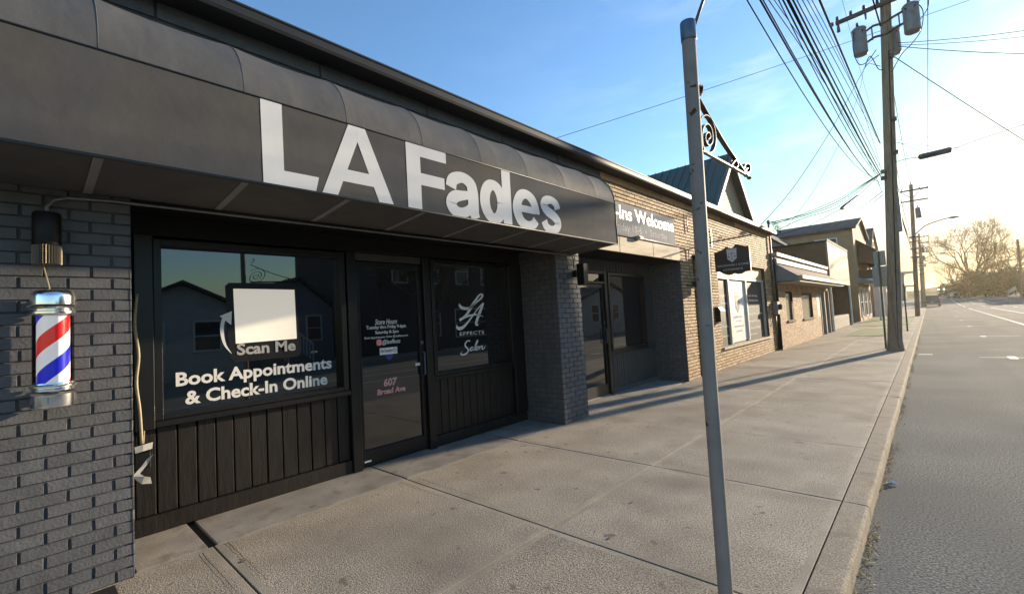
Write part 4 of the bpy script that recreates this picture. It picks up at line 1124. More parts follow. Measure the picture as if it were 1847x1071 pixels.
# primaries to the second pole
def span(p, q_, sag, r, label, n=14, cat='wire', group=WG, m=M_cable, name='overhead_wire'):
    p, q_ = Vector(p), Vector(q_)
    return wire(name, [p.lerp(q_, i/n)-Vector((0,0,sag*4*(i/n)*(1-i/n))) for i in range(n+1)], r, label, group, m=m, cat=cat)
FW = 'wire strung between the near pole and the next pole down the street'
for x0, z0, x1, z1 in ((-.35,8.6,-.42,11.2), (-.45,6.3,-1.0,10.7), (-.5,5.6,-.6,6.2), (-.55,4.9,-.62,5.6), (-.55,5.1,-.6,5.7), (-.5,4.7,-.55,5.0)):
    span((x0,17.85,z0), (x1,51,z1), .55, .014, FW)
for y0, y1 in ((51,92),(92,118),(118,158)):
    for x0, z0 in ((-1.5,10.8),(.6,10.8),(-.6,6.2),(-.6,5.6)): span((x0,y0,z0+terrain(y0)), (x0,y1,z0+terrain(y1)), .5, .02, 'wire between the far poles down the street', group='wires between the far poles')
v0 = on_x(1673, 0, .57); span((.57,51,10.78), (v0.x, -14, v0.z+.5), 1.0, .012, 'single wire over the road edge running straight back from the next pole')
# across the street to the right
def across(a, b, Yb, r, label, ext=2.5, sag=.25):
    p = Vector((PXp(9)+.1, 17.7, on_y(*a, 17.7).z)); p.x = on_y(*a, 17.7).x
    q_ = on_y(*b, Yb); e = p+(q_-p)*ext
    span(p, e, sag, r, label, 16)
AC = 'service wire crossing the street to the right from the near pole'
across((1618,78),(1847,41),19.5,.012,AC); across((1620,82),(1847,52),19.7,.010,AC); across((1622,84),(1847,83),19.9,.014,AC)
across((1612,102),(1847,249),25,.018,'heavy twisted drop wire slanting down across the street to the right',2.0,.1)
across((1616,253),(1847,215),26,.007,'thin wire across the white sky right of the near pole',2,.2); across((1616,258),(1847,262),26,.007,'low thin wire across the white sky right of the near pole',2,.2)
across((1618,256),(1765,305),24,.007,'thin wire sloping down across the sky right of the near pole',1.2,.1)
sA, sB, sC = on_y(1616,292,17.7), on_y(1657,284,18.2), on_y(1716,270,18.9)
wire('drop_cable', [sA, sA.lerp(sB,.5)+Vector((0,0,.03)), sB, sC, on_y(1770,250,19.8), on_y(1847,225,21.5), on_y(1960,190,25)], .014, 'cable with a splice case crossing right from the near pole', None)
q = MB(); q.tube([sB, sB.lerp(sC,.06), sB.lerp(sC,.94), sC], [.03,.085,.085,.03], 10); tag(q.build('splice_case', M_iron, None, True, 40), 'black splice case hanging on the cable right of the near pole', 'splice case')
sD, sE, sF, sG = on_x(1584,318,-1.0), on_x(1549,353,-1.9), on_x(1517,377,-2.2), on_x(1400,425,-4.6)
wire('drop_cable', [sD, sE, sF, sF.lerp(sG,.5)-Vector((0,0,.15)), sG], .014, 'cable with a splice case dropping left from the near pole to the roofs', None)
q = MB(); q.tube([sE, sE.lerp(sF,.06), sE.lerp(sF,.94), sF], [.03,.075,.075,.03], 10); tag(q.build('splice_case', M_iron, None, True, 40), 'black splice case on the drop cable left of the near pole', 'splice case')
def drop(img, X0, X1, r, label):
    n = len(img)-1; P = [tuple(on_x(x, y, X0+(X1-X0)*i/n)) for i, (x, y) in enumerate(img)]
    wire('drop_cable', spline(P, 5), r, label, 'service drops from the near pole to the roofs')
DR = 'service drop cable from the near pole down to the brick roofs'
drop([(1585,100),(1562,120),(1537,165),(1494,243),(1430,340),(1370,408)], -.55, -4.0, .016, DR)
drop([(1588,120),(1560,120),(1550,165),(1521,243),(1470,340),(1420,408)], -.55, -4.3, .012, DR)
for k_, (e, d_) in enumerate((((1385,402),4),((1388,404),8),((1392,406),0),((1402,415),14))):
    drop([(1590,312),(1560,330+d_*.4),(1510,360+d_),(1450,385+d_*.6),e], -.75, -3.9, .014 if k_ else .018, DR)
drop([(1592,345),(1545,380),(1490,408),(1462,425)], -.75, -7.0, .014, DR)
drop([(1592,352),(1560,376),(1505,408)], -.75, -5.0, .014, DR)
p0 = on_x(1005, 247, -9); p1 = on_y(1733, 0, 24)
span(p0+(p0-p1)*.1, p1+(p1-p0)*.5, .15, .012, 'long thin wire crossing the blue sky above the roofs', 16, group=None)

# ================================================================= STREET SIGN POSTS
SG = thing('sign_post', 'green steel sign post with two plates seen from behind, left of the near utility pole', 'sign post', (-1.12, 18.5, 0))
q = MB(); q.prism([(-1.145,18.48,0),(-1.095,18.48,0),(-1.09,18.52,0),(-1.15,18.52,0)], (.045,0,3.06)); q.build('post', M_signpost, SG)
q = MB(); q.bbox(-1.215, -.915, 18.53, 18.54, 2.63, 3.10, .003); q.build('upper_plate', M_signback, SG)
q = MB(); q.bbox(-1.28, -.89, 18.53, 18.54, 1.96, 2.61, .003); q.build('lower_plate', M_signback, SG)
q = MB(); q.tube([(-.87,28.3,0),(-.84,28.3,2.2)], .03, 8); tag(q.build('sign_post', M_signpost), 'thin leaning sign post behind the near utility pole', 'sign post')

# ================================================================= OTHER BUILDINGS
def house(name, label, x0, x1, y0, y1, h, wall, roofm, roof='flat', rh=2.0, ov=.35, z0=0, wins=(), cat='house', extra=None, group=None):
    t_ = thing(name, label, cat, ((x0+x1)/2, (y0+y1)/2, z0), group)
    w_ = MB(); w_.box(x0, x1, y0, y1, z0-.3, z0+h)
    if roof == 'gable_x':      # ridge along X, gables face +-X
        ym = (y0+y1)/2
        for x in (x0, x1-.2): w_.prism([(x,y0,z0+h),(x,y1,z0+h),(x,ym,z0+h+rh)], (.2,0,0))
    if roof == 'gable_y':
        xm = (x0+x1)/2
        for y in (y0, y1-.2): w_.prism([(x0,y,z0+h),(x1,y,z0+h),(xm,y,z0+h+rh)], (0,.2,0))
    w_.build('wall', wall, t_)
    r_ = MB(); th = .16
    if roof == 'gable_x':
        ym = (y0+y1)/2; k_ = rh/((y1-y0)/2)
        r_.prism([(x0-ov,y0-ov,z0+h-ov*k_+.02),(x0-ov,ym,z0+h+rh+.02),(x0-ov,y1+ov,z0+h-ov*k_+.02),(x0-ov,y1+ov,z0+h-ov*k_+th),(x0-ov,ym,z0+h+rh+th+.02),(x0-ov,y0-ov,z0+h-ov*k_+th)], (x1-x0+2*ov,0,0))
    elif roof == 'gable_y':
        xm = (x0+x1)/2; k_ = rh/((x1-x0)/2)
        r_.prism([(x0-ov,y0-ov,z0+h-ov*k_+.02),(xm,y0-ov,z0+h+rh+.02),(x1+ov,y0-ov,z0+h-ov*k_+.02),(x1+ov,y0-ov,z0+h-ov*k_+th),(xm,y0-ov,z0+h+rh+th+.02),(x0-ov,y0-ov,z0+h-ov*k_+th)], (0,y1-y0+2*ov,0))
    else:
        r_.box(x0-.12, x1+.12, y0-.12, y1+.12, z0+h+.003, z0+h+.22)
    r_.build('roof', roofm, t_)
    for face, u0, u1, a, c in wins:
        f = MB(); gq = MB(); fw = .08
        def bx_(mb, p, q_, e, d):
            if face == '-x': mb.box(x0-d, x0+.02, p, q_, e[0], e[1])
            if face == '+x': mb.box(x1-.02, x1+d, p, q_, e[0], e[1])
            if face == '-y': mb.box(p, q_, y0-d, y0+.02, e[0], e[1])
        bx_(f, u0-fw, u0, (z0+a-fw, z0+c+fw), .06); bx_(f, u1, u1+fw, (z0+a-fw, z0+c+fw), .06)
        bx_(f, u0, u1, (z0+c, z0+c+fw), .055); bx_(f, u0, u1, (z0+a-fw, z0+a), .075); bx_(f, u0, u1, (z0+(a+c)/2-.025, z0+(a+c)/2+.025), .05)
        fo = f.build('window', M_white, t_); bx_(gq, u0, u1, (z0+a, z0+c), .03); gq.build('pane', M_fglass, fo)
    return t_
# low brick building with mansard
XB2 = -3.85
B2 = thing('brick_office', 'low tan brick building with brown shingled mansard and white fascia', 'building', (-5, 23, 0))
pb = lambda u, z, n: (XB2-.011+n, u, z)
hb = [(18.95,20.1,.98,2.06),(21.75,24.0,.95,2.0),(26.0,28.4,-1,2.16)]
q = MB(); bricks(q, pb, 17.92, 28.45, 0, 2.35, hb, seed=31, gu=.012, proud=.007); wall_sheet(q, pb, 17.92, 28.45, -.1, 3.2, hb, 1); q.build('brick_wall', [M_brick3, M_mortar3], B2)
q = MB(); q.box(-12, XB2-.22, 17.95, 28.42, -.1, 3.2); q.box(-12, XB2-.02, 17.92, 28.45, 3.2, 3.3); q.build('shell', M_mortar3, B2)
for (a, c, e, f_) in hb[:2]:
    f = MB(); f.box(XB2-.12, XB2-.06, a, a+.07, e, f_); f.box(XB2-.12, XB2-.06, c-.07, c, e, f_); f.box(XB2-.12, XB2-.06, a+.07, c-.07, f_-.07, f_); f.box(XB2-.12, XB2+.05, a-.05, c+.05, e-.07, e-.002); fo = f.build('window', M_mortar2, B2)
    gq = MB(); gq.box(XB2-.11, XB2-.09, a+.07, c-.07, e, f_-.07); go = gq.build('pane', mat('dusty_blind_glass', (.30,.26,.18), .25, var=.12, vscale=3, stretch=(1,.2,9)), fo)
q = MB(); q.box(XB2-.10, XB2+.0, 25.05, 25.75, .95, 1.95); q.build('notice', M_offwhite, B2)
q = MB(); q.box(XB2-.15, XB2-.08, 26.05, 27.1, 0, 2.14); q.box(XB2-.15, XB2-.08, 27.25, 28.35, 0, 2.14); q.build_each('door', mat('brown_door', (.09,.06,.045), .6), B2)
q = MB(); q.box(XB2-.2, XB2+.02, 25.98, 26.06, 0, 2.16); q.box(XB2-.2, XB2+.02, 27.12, 27.24, 0, 2.16); q.box(XB2-.2, XB2+.02, 28.36, 28.44, 0, 2.16); q.build_each('door_frame', M_offwhite, B2)
ey0, ey1, eX = 16.55, 25.4, -3.2
EX0, EX1 = 17.97, 28.6
q = MB(); q.mesh([(-3.9,EX0,3.05),(-3.9,EX1,3.05),(eX-.02,EX1,2.52),(eX-.02,EX0,2.52)], [(0,3,2,1)]); q.mesh([(-3.9,EX0,3.03),(-3.9,EX1,3.03),(eX-.02,EX1,2.50),(eX-.02,EX0,2.50)], [(0,1,2,3)]); q.build('mansard', M_brshingle, B2)
q = MB(); q.prism([(-3.9,EX0,2.40),(eX,EX0,2.36),(eX,EX0,2.52),(-3.9,EX0,3.04)], (0,.06,0)); q.prism([(-3.9,EX1-.06,2.40),(eX,EX1-.06,2.36),(eX,EX1-.06,2.52),(-3.9,EX1-.06,3.04)], (0,.06,0)); q.build_each('mansard_cheek', M_siding4, B2)
q = MB(); q.box(eX-.02, eX+.02, EX0, EX1, 2.33, 2.54); q.box(eX+.02, eX+.11, EX0, EX1, 2.42, 2.545); q.build('fascia', M_offwhite, B2)
q = MB(); q.box(-3.9, eX-.02, EX0+.06, EX1-.06, 2.335, 2.36); q.build('eave_soffit', M_offwhite, B2)
q = MB(); q.box(-4.2, -3.80, EX0, EX1+.3, 3.3, 3.42); q.box(-3.9, -3.82, EX0, EX1, 3.05, 3.2); q.build('coping', M_offwhite, B2)
# B3 : white fronted shop with recessed entrance
B3 = thing('panelled_shop', 'shop with tall pale metal sign panel above a dark recessed entrance', 'building', (-7, 33, 0))
q = MB(); q.box(-14, -3.87, 29.2, 37.2, 2.62, 4.82); q.box(-14, -5.4, 29.2, 37.2, -.1, 2.62); q.box(-5.4, -3.9, 29.2, 29.4, -.1, 2.62); q.box(-5.4, -3.9, 37.0, 37.2, -.1, 2.62); q.build('wall', mat('brown_render', (.17,.11,.065), .85, var=.2, vscale=1.5), B3)
q = MB(); q.box(-3.87, -3.78, 29.15, 37.25, 2.6, 4.92); q.build('sign_panel', M_panelw, B3)
q = MB(); q.box(-14, -3.76, 29.1, 37.3, 4.83, 4.90); q.box(-3.775,-3.76,29.1,37.3,4.9,4.97); q.build('roof', M_shingle, B3)
q = MB(); q.box(-5.39, -5.33, 30, 36.6, .1, 2.5); q.build('shop_glass', M_dark, B3)
q = MB()
for y in (29.3, 37.1): q.tube([(-3.84,y,0),(-3.84,y,2.6)], .06, 10)
q.build_each('post', M_white, B3)
q = MB(); q.bbox(-4.35, -3.9, 30.2, 36.4, 0, .74, .03); q.build('planter', M_stone, B3)
# dark roofed house behind
house('house', 'dark shingled roof house with pale gable seen above the low brick office', -10.5, -5.6, 31.0, 39.0, 4.6, M_siding2, M_shingle, 'gable_y', 1.9, wins=(('-y',-8.6,-7.6,3.0,4.2),))
# teal roof house behind the shops
GH = house('house', 'tall house with green metal roof and tan clapboard gable behind the shops', -14.5, -7.3, 21.9, 28.0, 6.3, M_siding, M_teal, 'gable_x', 3.1, .38, cat='house')
q = MB()
for i in range(22):
    z = 6.3-.9+i*.17; hw = 3.05*(1-max(0, z-6.3)/3.1)-.05
    if hw > .2: q.prism([(-7.3,24.95-hw,z),(-7.285,24.95-hw,z),(-7.3,24.95-hw,z+.165)], (0,2*hw,0))
q.build('clapboards', M_siding, GH)
q = MB()
for s_ in (-1, 1):
    q.prism([(-6.92,24.95+s_*3.45,5.92),(-6.92,24.95+s_*3.15,5.92),(-6.92,24.95,9.18),(-6.92,24.95,9.42)], (.06,0,0))
q.build('rake_trim', M_offwhite, GH)
q = MB()
for i in range(18):
    x = -14.6+i*.44
    q.prism([(x,21.55,6.05),(x+.04,21.55,6.05),(x+.04,24.95,9.6),(x,24.95,9.6)], (0,-.02,.05))
q.build('roof_rib', M_teal, GH)
q = MB(); q.prism([(-16,17.0,6.6),(-13,17.0,6.6),(-14.5,17.0,8.2)], (0,3,0)); q.box(-15.8,-13.2,17.1,19.9,3,6.6); tag(q.build('roof_dormer', M_teal), 'small green metal peak left of the green roofed house', 'roof')
# B4 : ochre three storey with porch
B4 = house('apartment_house', 'tall ochre house with gable roof and brown two storey street porch', -13.0, -3.85, 42.3, 52.0, 7.0, M_stucco, M_shingle, 'gable_x', 1.25, .25, wins=(('-y',-6.2,-4.9,5.2,6.4),('-y',-5.4,-4.5,3.0,4.2),('+x',43.2,44.6,.4,2.5),('+x',46.0,47.6,.4,2.5),('+x',49.0,50.4,.4,2.5)), cat='building')
q = MB(); q.prism([(-3.85,44,6.2),(-2.75,44,5.3),(-2.75,44,4.25),(-3.85,44,4.5)], (0,.2,0)); q.prism([(-3.85,51.6,6.2),(-2.75,51.6,5.3),(-2.75,51.6,4.25),(-3.85,51.6,4.5)], (0,.2,0)); q.box(-2.8,-2.74,44.2,51.6,4.25,5.3); q.build('porch_boarding', M_brownside, B4)
q = MB(); q.prism([(-3.86,43.9,6.22),(-2.65,43.9,5.24),(-2.65,43.9,5.34),(-3.86,43.9,6.34)], (0,8.0,0)); q.build('porch_roof', M_shingle, B4)
q = MB(); q.box(-3.85,-2.75,44,44.1,3.22,3.9); q.box(-2.83,-2.75,44.1,51.8,3.22,3.9); q.build('porch_rail', M_brownside, B4)
q = MB(); q.box(-3.85,-2.72,43.95,51.85,2.9,3.22); q.build('porch_floor', M_white, B4)
q = MB()
for y in (44.05, 47.9, 51.7):
    q.box(-2.86,-2.76,y-.05,y+.05,3.9,4.3); q.box(-2.86,-2.74,y-.06,y+.06,0,2.9)
q.build_each('porch_post', M_white, B4)
q = MB(); q.prism([(-3.85,42.6,3.35),(-2.9,42.6,2.95),(-2.9,42.6,2.85),(-3.85,42.6,2.85)], (0,1.3,0)); q.build('shop_canopy', M_siding4, B4)
# B5
B5 = house('gabled_house', 'brick pink gabled house beyond the ochre porch house', -13, -3.85, 54.5, 64.5, 6.2, M_pinkgab, M_shingle, 'gable_x', 2.6, .2, wins=(('+x',56,57.2,3.4,5.0),('+x',60,61.2,3.4,5.0),('+x',59,60,6.4,7.6)), cat='house')
q = MB(); q.box(-3.85,-2.6,54.6,64.4,2.7,2.95); q.box(-3.85,-3.0,54.6,54.9,0,2.7); q.box(-2.75,-2.6,54.6,64.4,2.95,3.15); q.build('porch_roof', M_white, B5)
house('brick_store', 'low dark brick store far along the left pavement', -13, -4.2, 72, 86, 3.8, M_pinkgab, M_shingle, 'flat', wins=(('+x',74,77,.8,2.4),('+x',80,83,.8,2.4)), z0=0, cat='building')
B6 = house('porch_house', 'grey two storey house with double white porch in the far left distance', -7.5, -4.3, 150, 160, 7.3, M_siding4, M_white, 'flat', z0=terrain(150)-.3, wins=(('-y',-6.6,-5.4,4.6,6.3),('-y',-6.4,-5.6,1.3,2.8)))
q = MB(); z_ = terrain(150); q.box(-4.3,-2.4,150,159.8,z_+3.4,z_+3.7); q.box(-4.3,-2.3,149.9,159.9,z_+6.9,z_+7.2)
for y in (150.1, 155, 159.7): q.box(-2.55,-2.4,y-.08,y+.08,z_,z_+6.9)
q.build('porch', M_white, B6)
# ---- across the street: seen directly at far right and mirrored in the shop glass
house('porch_cottage', 'small pale cottage with low porch across the street, nearest the viewer', 15.5, 23, 2.2, 7.6, 2.75, M_siding2, M_shingle, 'gable_x', 1.3, .4, wins=(('-x',3.2,4.2,1.0,2.3),('-x',5.4,6.4,1.0,2.3)))
HC = house('gable_cottage', 'narrow grey gabled cottage set back across the street with white stair rails', 18, 25, 9.0, 13.2, 3.0, M_siding4, M_shingle, 'gable_x', 1.7, .3, wins=(('-x',9.9,10.8,1.1,2.5),('-x',11.6,12.4,1.1,2.5)))
q = MB()
for y in (9.3, 10.6):
    q.prism([(15.0,y,.85),(15.0,y,.95),(18.0,y,2.0),(18.0,y,1.9)], (0,.06,0))
    for i in range(8): q.box(15.0+.4*i, 15.05+.4*i, y, y+.05, .12*i, .9+.14*i)
q.build('stair_rail', M_white, HC)
HB = house('corner_block', 'dark brown two storey shop block with white sash windows across the street', 14.2, 26, 14.2, 31, 7.4, M_siding3, M_shingle, 'flat',
      wins=tuple(('-x', y, y+1.0, 4.3, 6.0) for y in (15.2,17.6,20.2,22.6,25.0,27.4))+(('-x',17.2,18.6,.9,2.4),('-x',20.0,23.0,.7,2.5),('-x',24.6,25.8,.2,2.5),('-x',27,30,.7,2.5)), cat='building')
q = MB(); q.box(14.08,14.2,19.4,25.6,2.9,3.4); q.build('sign_board', M_brownside, HB)
house('white_warehouse', 'white gabled building with dark roof across the street beyond the brown block', 15, 27, 36, 47, 3.1, M_siding2, M_shingle, 'gable_x', 1.6, .4, wins=(('-x',38,39.2,1,2.6),('-x',42,43.2,1,2.6)), cat='building')
house('tan_house', 'tan two storey house across the street near the next pole', 15.5, 25, 53, 63, 5.6, M_siding, M_shingle, 'gable_y', 2.2, .4, wins=(('-x',55,56,1,2.6),('-x',59,60,1,2.6),('-x',55,56,3.6,5),('-x',59,60,3.6,5)))
house('long_store', 'long low dark store with flat roof under the trees on the right', 13.0, 24, 112, 132, 4.6, M_siding3, M_shingle, 'flat', z0=terrain(120)-.2, wins=(('-y',13.6,15,1.2,3),('-x',114,118,1,2.6),('-x',121,126,1,2.6)), cat='building')
q = MB(); a0, a1, a2, a3 = [on_y(x, y, 100) for x, y in ((1817,524),(1832,515.5),(1833.5,522),(1818.5,530.5))]; q.prism([a0,a3,a2,a1], (0,.08,0)); q.tube([(a3+a0)/2-Vector((0,0,1.2)),(a3+a0)/2], .05, 6); q.tube([(a2+a1)/2-Vector((0,0,1.6)),(a2+a1)/2], .05, 6)
tag(q.build('board_sign', M_offwhite), 'tilted white board sign at the right road edge below the trees', 'sign')

# ================================================================= CARS
def car(name, label, x, y, z, paint, group=None, suv=True):
    t_ = thing(name, label, 'car', (x, y, z), group)
    L, W = 4.6, .92; H = 1.78 if suv else 1.45
    secs = [(0,.42,.95,.84),(.06,.40,1.08,.88),(.5,.38,1.12,.92),(2.6,.38,1.10,.92),(3.3,.38,1.06,.92),(4.3,.40,.92,.86),(4.6,.46,.80,.76)]
    q = MB(); vs = []
    for (l_, zb_, zt, hw) in secs:
        vs += [(x-hw+.06,y+l_,z+zb_),(x-hw,y+l_,z+zb_+.15),(x-hw,y+l_,z+zt-.2),(x-hw+.07,y+l_,z+zt),(x+hw-.07,y+l_,z+zt),(x+hw,y+l_,z+zt-.2),(x+hw,y+l_,z+zb_+.15),(x+hw-.06,y+l_,z+zb_)]
    fs = [(i*8+k_, i*8+(k_+1) % 8, i*8+8+(k_+1) % 8, i*8+8+k_) for i in range(len(secs)-1) for k_ in range(8)]
    q.mesh(vs, fs+[tuple(range(7,-1,-1)), tuple(len(secs)*8-8+k_ for k_ in range(8))]); q.build('body', paint, t_, True, 30)
    q = MB(); vs = []
    for (l_, zt, hw, hb_) in ((.10,1.08,.80,.80),(.32,H-.03,.66,.66),(1.0,H,.68,.68),(2.2,H-.02,.68,.68),(3.1,1.08,.78,.78)):
        vs += [(x-hb_,y+l_,z+1.05),(x-hw,y+l_,z+zt),(x+hw,y+l_,z+zt),(x+hb_,y+l_,z+1.05)]
    q.mesh(vs, [(i*4+k_, i*4+k_+1, i*4+5+k_, i*4+4+k_) for i in range(4) for k_ in range(3)]+[(3,2,1,0)]); cb = q.build('cabin', paint, t_, True, 30)
    q = MB(); q.mesh([(x-.66,y+.10,z+1.12),(x+.66,y+.10,z+1.12),(x+.56,y+.27,z+H-.14),(x-.56,y+.27,z+H-.14)], [(0,1,2,3)]); q.build('rear_window', M_fglass, cb)
    for sx_ in (-1, 1):
        for l_ in (.85, 3.65):
            q = MB(); q.lathe((x+sx_*.80,y+l_,z+.34), [(.22,-.11),(.33,-.10),(.34,-.05),(.34,.05),(.33,.10),(.22,.11)], 18, axis='X'); wq = q.build('wheel', M_tyre, t_, True, 40)
        q = MB(); q.bbox(x+sx_*.80-.07, x+sx_*.80+.07, y-.015, y+.05, z+.78, z+1.0, .01); q.build('tail_lamp', M_tail, t_)
        q = MB(); q.bbox(x+sx_*1.0-.09, x+sx_*1.0+.09, y+2.75, y+2.9, z+1.08, z+1.22, .02); q.build('side_mirror', paint, t_)
    q = MB(); q.bbox(x-.8, x+.8, y-.10, y+.05, z+.42, z+.60, .03); q.build('bumper', M_transf, t_)
    q = MB(); q.box(x-.16, x+.16, y-.022, y+.0, z+.72, z+.84); q.build('number_plate', M_offwhite, t_)
    return t_
car('parked_car', 'dark parked car seen from behind at the left kerb', .28, 93, terrain(94)+ROAD, M_carpaint)
pC = on_y(1700, 530, 150); car('distant_car', 'small dark car far along the road beyond the parked one', pC.x, 150, terrain(150)+ROAD, M_carpaint, suv=False)
pC = on_y(1722, 529, 150); car('distant_car', 'small white car at the far right of the road crest', pC.x, 150, terrain(150)+ROAD, M_carwhite, suv=False)
pC = on_y(1731, 529, 158); car('distant_car', 'grey car just right of the small white car on the crest', pC.x, 158, terrain(158)+ROAD, M_transf, suv=False)
for k_, (px, py, lb) in enumerate(((1693,522,'left hanging traffic signal with lit lamp over the distant road'), (1702.5,521.5,'right hanging traffic signal with lit lamp over the distant road'))):
    p = on_y(px, py, 172); t_ = thing('traffic_signal', lb, 'traffic light', p)
    q = MB(); q.bbox(p.x-.18, p.x+.18, p.y, p.y+.3, p.z-.5, p.z+.6, .03); q.tube([(p.x,p.y+.15,p.z+.6),(p.x,p.y+.15,p.z+1.2)], .04, 6); q.build('housing', M_signpost, t_)
    q = MB(); q.lathe((p.x,p.y-.02,p.z), [(.15,0),(.15,-.03),(.02,-.06)], 10, axis='Y'); q.build('lamp', M_lampglow, t_)

# ================================================================= TREES
def branch(mb, p, d, length, r, depth, rn, twig):
    n = 3; pts = [p]; dd = d.copy()
    for i in range(n):
        dd = (dd+Vector((rn.uniform(-.14,.14), rn.uniform(-.14,.14), rn.uniform(-.05,.12)))).normalized(); pts.append(pts[-1]+dd*length/n)
    tgt = twig if depth <= 2 else mb
    r = max(r, .022)
    tgt.tube(pts, [r, r*.88, r*.78, r*.68], 5 if depth > 3 else 3, cap=False)
    if depth == 0: return
    k_ = rn.choice((2, 3)) if depth > 1 else 3
    for i in range(k_):
        ax = dd.orthogonal().normalized(); ax.rotate(Matrix.Rotation(rn.uniform(0, 2*PI), 3, dd))
        nd = dd.copy(); nd.rotate(Matrix.Rotation(R_(rn.uniform(18, 46)), 3, ax)); nd.z += .06; nd.normalize()
        st_ = pts[-1] if i == 0 else pts[rn.choice((2, 3))]
        branch(mb, st_, nd, length*rn.uniform(.66,.86), r*.62, depth-1, rn, twig)
def bare_tree(label, x, y, h, seed, spread=1.0, depth=6, name='bare_tree', group='bare trees on the right'):
    rn = random.Random(seed); z = terrain(y); t_ = thing(name, label, 'tree', (x, y, z), group)
    tk = MB(); tw_ = MB(); r = h*.028
    tk.tube([(x,y,z-.2),(x,y,z+h*.12),(x+.1,y,z+h*.24)], [r*1.35,r*1.1,r], 9)
    for i in range(5):
        a = 2*PI*i/5+rn.uniform(-.3,.3); el = R_(rn.uniform(42, 72))
        branch(tk, Vector((x+.1,y,z+h*(.20+.012*i))), Vector((math.cos(a)*math.cos(el)*spread, math.sin(a)*math.cos(el), math.sin(el))).normalized(), h*.235, r*.62, depth, rn, tw_)
    tk.build('trunk', M_bark, t_, True); tw_.build('crown', M_twig, t_)
    return t_
def leaf_tree(label, x, y, h, w, seed, m, n=1500, trunk=True, name='evergreen_tree', zf=None, ls=.22):
    rn = random.Random(seed); z = terrain(y); t_ = thing(name, label, 'tree', (x, y, z), 'trees massed on the right')
    q = MB(); q.tube([(x,y,z-.2),(x,y,z+h*.5),(x,y,z+h*.85)], [h*.03,h*.022,.02], 7)
    q.build('trunk', M_bark, t_, True)
    q = MB(); cl = []
    for i in range(34):
        a = rn.uniform(0,2*PI); rr_ = w*rn.uniform(.15,.9)*.5; zz_ = rn.uniform(.12,.95)
        sh_ = 1-.45*zz_
        cl.append((x+rr_*sh_*math.cos(a), y+rr_*sh_*math.sin(a), z+h*zz_, w*rn.uniform(.06,.20)))
    for i in range(n):
        cx_, cy_, cz_, cr_ = rn.choice(cl)
        v = Vector((rn.gauss(0,1),rn.gauss(0,1),rn.gauss(0,1))); v.normalize(); v *= cr_*rn.uniform(.5,1.12)
        p = Vector((cx_,cy_,cz_))+v; a_ = Vector((rn.gauss(0,1),rn.gauss(0,1),rn.gauss(0,1))).normalized(); b_ = a_.orthogonal().normalized()
        s_ = ls*rn.uniform(.5,1.3); q.face([p-a_*s_, p+b_*s_*.5, p+a_*s_, p-b_*s_*.5], 0, rn.random())
    q.build('crown', m, t_)
tx = on_y(1762, 530, 165)
bare_tree('largest bare tree, spreading against the yellow sky on the right', tx.x, 165, 18.0, 11, 1.0, 7)
bare_tree('bare tree at the right frame edge, lower than the big one', on_y(1822,530,160).x, 160, 14.0, 12, 1.3, 5)
bare_tree('slim bare tree on the slope left of the big bare tree', on_y(1722,530,185).x, 185, 11, 13, 1, 5)
bare_tree('low bare tree at the left end of the tree line', on_y(1710,531,200).x, 200, 7.5, 14, 1, 4)
bare_tree('small bare tree rising out of the evergreens near the reddish pole', on_y(1800,530,148).x, 148, 8.5, 15, 1.1, 5)
bare_tree('small bare tree in front of the evergreens below the big trunk', on_y(1748,530,146).x, 146, 7.0, 16, 1.1, 5)
bare_tree('bare street tree across the road in front of the brown block', 12.6, 17.0, 7.5, 22, 1.0, 5, group=None)
lt_specs = [(1742,150,8.0,6,M_leaf2),(1758,152,9.5,7,M_leaf),(1778,140,8.0,7,M_leaf),(1795,150,9.5,8,M_leaf),(1812,142,8.5,7,M_leaf2),(1832,150,9.5,8,M_leaf),(1728,165,6.5,6,M_leaf2),(1713,185,5.0,6,M_leaf2),(1850,135,8.0,8,M_leaf),(1770,170,11,9,M_leaf)]
LB_ = ['brushy olive tree below the big bare tree on its left side','dark evergreen directly under the big bare tree trunk','dark evergreen right of the big bare trunk','tall dark evergreen behind the right road edge','brushy olive tree left of the tilted white sign','dark evergreen behind the reddish pole','small brushy tree on the slope beyond the white car','lowest brushy shrub tree at the left end of the tree line','dark evergreen at the very right frame edge','tallest dark evergreen behind the others under the bare crown']
for i, (px, y, h, w_, m) in enumerate(lt_specs):
    leaf_tree(LB_[i], on_y(px, 530, y).x, y, h*(.45+.28*((i*37)%10)/10), w_*.9, 40+i, m, 2600, name='evergreen_tree' if m is M_leaf else 'brushy_tree')
# distant hills
hl = MB(); rn = random.Random(5); n = 90
for Yh, H0, seed in ((430, 6.6, 1), (520, 9.5, 2)):
    hs = [H0+1.2*math.sin(i*.23+seed)+.7*math.sin(i*.71+seed*3)+rn.uniform(-.35,.35) for i in range(n+1)]
    for i in range(n):
        x0, x1 = -220+i*5.0, -220+(i+1)*5.0
        hl.face([(x0,Yh-60,-12),(x1,Yh-60,-12),(x1,Yh,hs[i+1]),(x0,Yh,hs[i])]); hl.face([(x0,Yh,hs[i]),(x1,Yh,hs[i+1]),(x1,Yh+120,-12),(x0,Yh+120,-12)])
struct(hl, 'hills', M_hill)

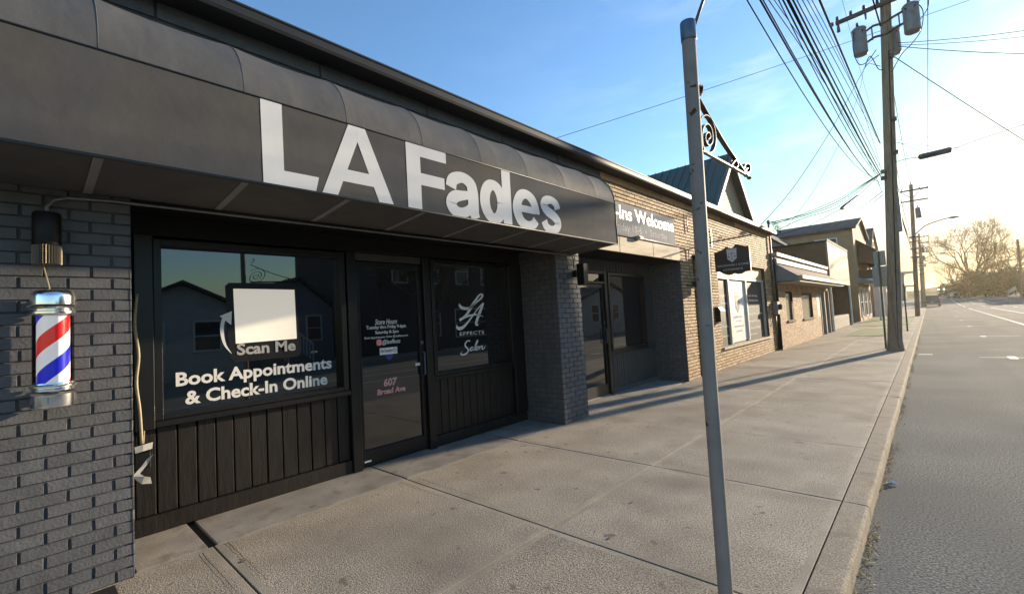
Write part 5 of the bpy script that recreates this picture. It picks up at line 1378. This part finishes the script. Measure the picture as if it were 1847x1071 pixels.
# ================================================================= LITTER ALONG THE KERB
q = MB(); rn = random.Random(8)
for i in range(1900):
    y = 1.5+26*rn.random()**1.6; dens = .5+.5*math.sin(y*2.3)+.35*math.sin(y*5.1)
    if rn.random() > dens: continue
    x = -.445+abs(rn.gauss(0,.035)); h = rn.uniform(.006,.045); a = rn.uniform(0,2*PI); l_ = rn.uniform(.01,.05)
    dx, dy = math.cos(a), math.sin(a); wd = rn.uniform(.0015,.004)
    q.face([(x-dy*wd,y+dx*wd,ROAD+.004),(x+dy*wd,y-dx*wd,ROAD+.004),(x+dx*l_*.6,y+dy*l_*.6,ROAD+h)], 0, rn.random())
    if rn.random() < .35: q.face([(x+.01,y,ROAD+.006),(x+.01+dx*.012,y+dy*.018,ROAD+.008),(x+.01+dx*.026,y+dy*.03,ROAD+.007),(x+.02+dx*.012,y-.01+dy*.014,ROAD+.011)], 0, rn.random())
tag(q.build('dry_weeds', M_straw), 'straw coloured dry weeds and debris along the kerb gutter', 'weeds', kind='stuff')
pp_ = on_z(1608, 871, ROAD+.01)
q = MB(); q.mesh([(pp_.x-.05,pp_.y-.02,ROAD+.006),(pp_.x+.0,pp_.y-.04,ROAD+.03),(pp_.x+.055,pp_.y-.01,ROAD+.008),(pp_.x+.02,pp_.y+.04,ROAD+.028),(pp_.x-.03,pp_.y+.03,ROAD+.01),(pp_.x+.005,pp_.y,ROAD+.012)], [(0,1,5),(1,2,5),(2,3,5),(3,4,5),(4,0,5)])
tag(q.build('paper_scrap', M_paper), 'crumpled white paper scrap on the asphalt by the kerb', 'litter')

# ================================================================= HAZE, ADDED FOR A GLOW LIKE LENS GLARE
hz = bpy.data.materials.new('haze'); hz.use_nodes = True
hn, hlk = hz.node_tree.nodes, hz.node_tree.links
hn.remove(hn['Principled BSDF'])
pv = hn.new('ShaderNodeVolumePrincipled')
pv.inputs['Color'].default_value = (1.0, .90, .66, 1); pv.inputs['Density'].default_value = 0.00032; pv.inputs['Anisotropy'].default_value = 0.6  # thin scattering air, added to imitate lens veil towards the sun
hlk.new(pv.outputs[0], hn['Material Output'].inputs['Volume'])
q = MB(); q.box(-620, 620, -130, 1420, -13.5, 25)
o = tag(q.build('haze', hz), kind='stuff')
